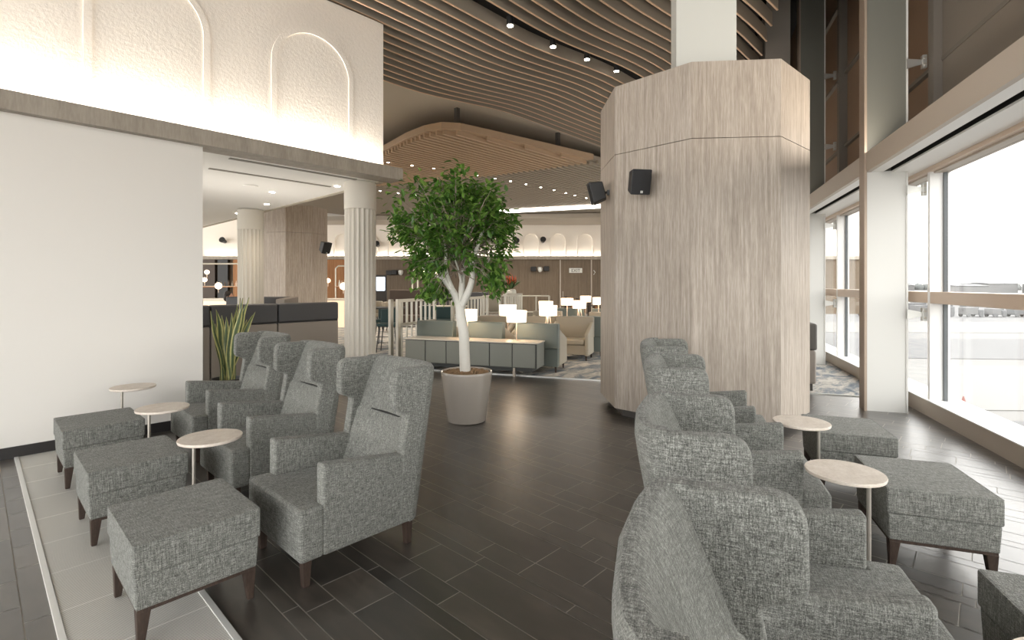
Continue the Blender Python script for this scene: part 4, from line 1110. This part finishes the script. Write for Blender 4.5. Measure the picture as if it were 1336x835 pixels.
# ---- bar at the far left, seen over the booths
def bar_shelf(x, d, L, hgt, label):
    o = fthing('bar_gantry', label, 'shelf', x, d)
    bm = B()
    for xx in (0, L): tube(bm, [(xx, 0, 1.1), (xx, 0, hgt-.1)], .03, 8)
    tube(bm, [(0, 0, hgt-.1), (.1, 0, hgt), (L-.1, 0, hgt), (L, 0, hgt-.1)], .03, 8); tube(bm, [(0, 0, 1.55), (L, 0, 1.55)], .02, 8)
    link('frame', bm, 'screen_frame', o, smooth=True)
    bm = B(); box(bm, 0, L, -.1, .2, 1.52, 1.55); link('shelf', bm, 'wood_orange', o)
    return o
bc = fthing('bar_counter', 'glowing pale bar counter at the far left behind the booths', 'bar', -11.6, 19.0)
bm = B(); box(bm, 0, 5.6, 0, .7, 0, 1.02); link('counter_front', bm, 'bar_glow', bc)
bm = B(); box(bm, -.05, 5.65, -.08, .75, 1.02, 1.10); link('countertop', bm, 'stone_top', bc, bevel=.01)
bar_shelf(-12.1, 19.4, 1.65, 2.42, 'rounded metal bar shelf frame at far left beside the white wall')
bar_shelf(-6.9, 19.8, .75, 2.35, 'rounded metal bar shelf frame seen between distant pillar and near column')
for (x, y, d, r, lb) in ((270, 355, 19.2, .085, 'high on the bar frame at far left'), (267, 365, 19.2, .085, 'lower on the bar frame at far left'), (285, 373, 18.8, .12, 'large one on the bar counter at far left'), (428, 366, 19.0, .085, 'beside the distant oak pillar'), (448, 373.5, 18.6, .13, 'large one just left of the near column'),
                     (551, 353.5, 21, .08, 'left of the two between the tree leaves'), (570, 355.5, 21, .08, 'right of the two between the tree leaves')):
    o = fthing('globe_lamp', 'small glowing globe lamp, ' + lb, 'lamp', (x-668)/660*d, d, H-(y-372)*d/660)
    bm = B(); sphere(bm, (0, 0, 0), r, 16, 10); link('globe', bm, 'globe', o, smooth=True)
    bm = B(); tube(bm, [(0, 0, -r*.9), (0, 0, -r-.14)], .012, 6); link('stem', bm, 'bronze_metal', o)
# back bar panels
for (x0, x1, mat, lb) in ((-17.4, -16.3, 'dark_brown', 'dark brown full-height panel of the back bar at far left'), (-16.15, -15.6, 'speaker', 'black recess panel of the back bar at far left'), (-15.3, -15.0, 'wood_orange', 'narrow gold vertical panel of the back bar'), (-11.1, -9.0, 'wood_orange', 'orange wood back bar panel between distant pillar and near column')):
    bm = B(); box(bm, x0, x1, FD-.25, FD-.05, 0, 3.0); o = far_link('back_bar_cabinet', bm, mat); tag(o, lb, 'wall panel')
rb = random.Random(8)
for k in range(16):
    left = k < 9
    x = (-11.5 + k*.15) if left else (-6.8 + (k-9)*.1); d = 19.73 if left else 19.93; hgt = rb.uniform(.16, .28)
    bm = B(); lathe(bm, [(.035, 0), (.038, .02), (.036, hgt*.6), (.014, hgt*.78), (.014, hgt)], 10)
    o = link('bottle', bm, rb.choice(('sofa_cream', 'dark_brown', 'vase', 'bronze_metal')), loc=V(x, d, 1.552), smooth=True)
    tag(o, 'small bottle standing on the ' + ('left' if left else 'right') + ' bar shelf in the far background', 'bottle', 'bottles on the %s bar shelf' % ('left' if left else 'right'))
# tall thin gold frames in front of the far wall
for (x, y0, d, lb) in ((538, 352, 21.5, 'taller one left of the tree crown'), (545, 362, 21.0, 'lower one left of the tree crown')):
    xx = (x-668)/660*d; z = H-(y0-372)*d/660
    o = fthing('frame_divider', 'thin bent pale metal divider, ' + lb, 'divider', xx, d); bm = B(); tube(bm, [(0, 0, 0), (0, 0, z-.12), (.06, 0, z-.03), (.18, 0, z), (.5, 0, z)], .035, 8); link('tube', bm, 'screen_frame', o, smooth=True)
# easel shelf of vertical boards below the exit sign
es_ = fthing('book_stand', 'low brown stand of upright boards below the exit sign', 'stand', 1.75, 16.8)
for k in range(9):
    bm = B(); box(bm, k*.2, k*.2+.08, 0, .3, 0, 1.22-.03*(k % 3)); link('board', bm, 'wood_orange' if k % 2 else 'dark_brown', es_)
bm = B(); box(bm, -.05, 1.8, -.02, .32, .9, .93); link('shelf', bm, 'dark_brown', es_)
# grey bin-like seats at right behind the pillar, beyond the carpet edge
gs = wthing('lounge_chair', 'dark grey leather seat on the carpet between the big pillar and the windows', 'armchair', 2.75, .93)
bm = B(); box(bm, 0, .5, .02, .75, .12, .62); link('seat', bm, 'booth_taupe', gs, bevel=.03)
bm = B(); box(bm, .03, .47, .0, .22, .62, 1.02); link('backrest', bm, 'seat_dark', gs, bevel=.03)
bm = B(); box(bm, .05, .45, .06, .7, 0, .12); link('plinth', bm, 'plinth', gs)

# ================================================================== LIGHT
def area(name, loc, sx, sy, power, color, rot):
    l = bpy.data.lights.new(name, 'AREA'); l.shape = 'RECTANGLE'; l.size = sx; l.size_y = sy; l.energy = power; l.color = color
    o = bpy.data.objects.new(name, l); COL.objects.link(o); o.location = loc; o.rotation_euler = rot; return o
WARM = (1., .86, .70)
# cove strip in the ledge, shining up the rough wall
area('cove_and_fill_strip', (-.2, 6.65, 3.27), 8.9, .05, 100, (1, .90, .78), (R(180-12), 0, 0))
# cove strip of the far wall
o = area('cove_and_fill_strip', V(0, FD+.07, 3.22), 34, .08, 110, (1, .90, .78), (R(180-8), 0, YAW-PI/2))
area('cove_and_fill_strip', (-.3, 9.0, 5.62), 8, .3, 200, (1, .80, .62), (R(180), 0, 0))  # added unseen uplight on the bulkhead top, to brighten the ceiling
for (a, b, pw) in ((-13, 1.5, 130), (1.9, 5.5, 7), (5.9, 21, 90)):   # added unseen uplights above the facade beam, to brighten the slatted ceiling
    o = area('cove_and_fill_strip', W((a+b)/2, .50, 3.32), b-a, .06, pw, (1, .90, .78), (0, 0, 0))
    zax = -(WN*.75 + Vector((0, 0, .66))).normalized(); xax = WC; yax = zax.cross(xax)
    o.rotation_euler = Matrix((xax, yax, zax)).transposed().to_euler()
def spot(loc, power, ang=110, color=WARM, blend=.8, size=.06):
    l = bpy.data.lights.new('spot beam', 'SPOT'); l.energy = power; l.spot_size = R(ang); l.spot_blend = blend; l.color = color; l.shadow_soft_size = size
    o = bpy.data.objects.new('spot_beam', l); COL.objects.link(o); o.location = loc; return o
for lx, ly in ((5.78, 5.46), (6.86, 5.46), (7.86, 5.45), (8.88, 5.44)): spot((lx, ly, cz(lx)-.02), 60, 80)
for lx, ly in ((3.5, 8.9), (3.95, 10.3), (4.0, 7.6), (4.0, 12.05)): spot((lx, ly, 3.17), 30, 130)
spot(V(-6.2, 12.6, 5.15), 110, 120)  # added spot without a fitting, brightens the distant pillar and booths
area('cove_and_fill_strip', (2.95, 8.66, 1.22), 3.0, .06, 20, (1, .93, .84), (R(180), 0, 0))   # added unseen strip behind the booth backs, to lift the low ceiling
for i in range(0, 13, 2): spot((8.55+i*.82, 11.5, 5.15), 150, 120)
for i in range(4): spot((10.3+i*1.6, 16, 5.15), 200, 130)
spot(V(-9.3, 18.5, 3.9), 160, 140); spot(V(-3.5, 20, 4.9), 260, 140); spot(V(3, 20, 4.9), 260, 140); spot(V(1, 24, 4.9), 260, 140)

wd = bpy.data.worlds.new('overcast'); SC.world = wd; wd.use_nodes = True
nt = wd.node_tree; bg = nt.nodes['Background']
tc = nt.nodes.new('ShaderNodeTexCoord'); sx = nt.nodes.new('ShaderNodeSeparateXYZ'); nt.links.new(tc.outputs['Generated'], sx.inputs[0])
col = ramp(nt, sx.outputs[2], [(0., (242, 240, 237)), (.25, (252, 251, 249)), (1., (250, 250, 252))])
nt.links.new(col, bg.inputs[0]); bg.inputs[1].default_value = 3.5

# ================================================================== CAMERA
cd = bpy.data.cameras.new('camera'); co = bpy.data.objects.new('camera', cd); COL.objects.link(co)
co.location = (0, 0, H); co.rotation_euler = (R(90), 0, YAW-PI/2)
cd.sensor_width = 36; cd.lens = 36*660/1336; cd.shift_x = 0; cd.shift_y = -(417.5-372)/1336; cd.clip_start = .05; cd.clip_end = 3000
SC.camera = co
vs = SC.view_settings; vs.view_transform = 'Standard'; vs.look = 'None'; vs.gamma = 1; vs.exposure = .82; vs.use_curve_mapping = False
SC.cycles.use_denoising = True
try: SC.cycles.denoiser = 'OPENIMAGEDENOISE'
except Exception: pass
SC.cycles.max_bounces = 10; SC.cycles.diffuse_bounces = 6; SC.cycles.glossy_bounces = 4; SC.cycles.transparent_max_bounces = 12
SC.cycles.sample_clamp_indirect = 6; SC.cycles.caustics_reflective = False; SC.cycles.caustics_refractive = False
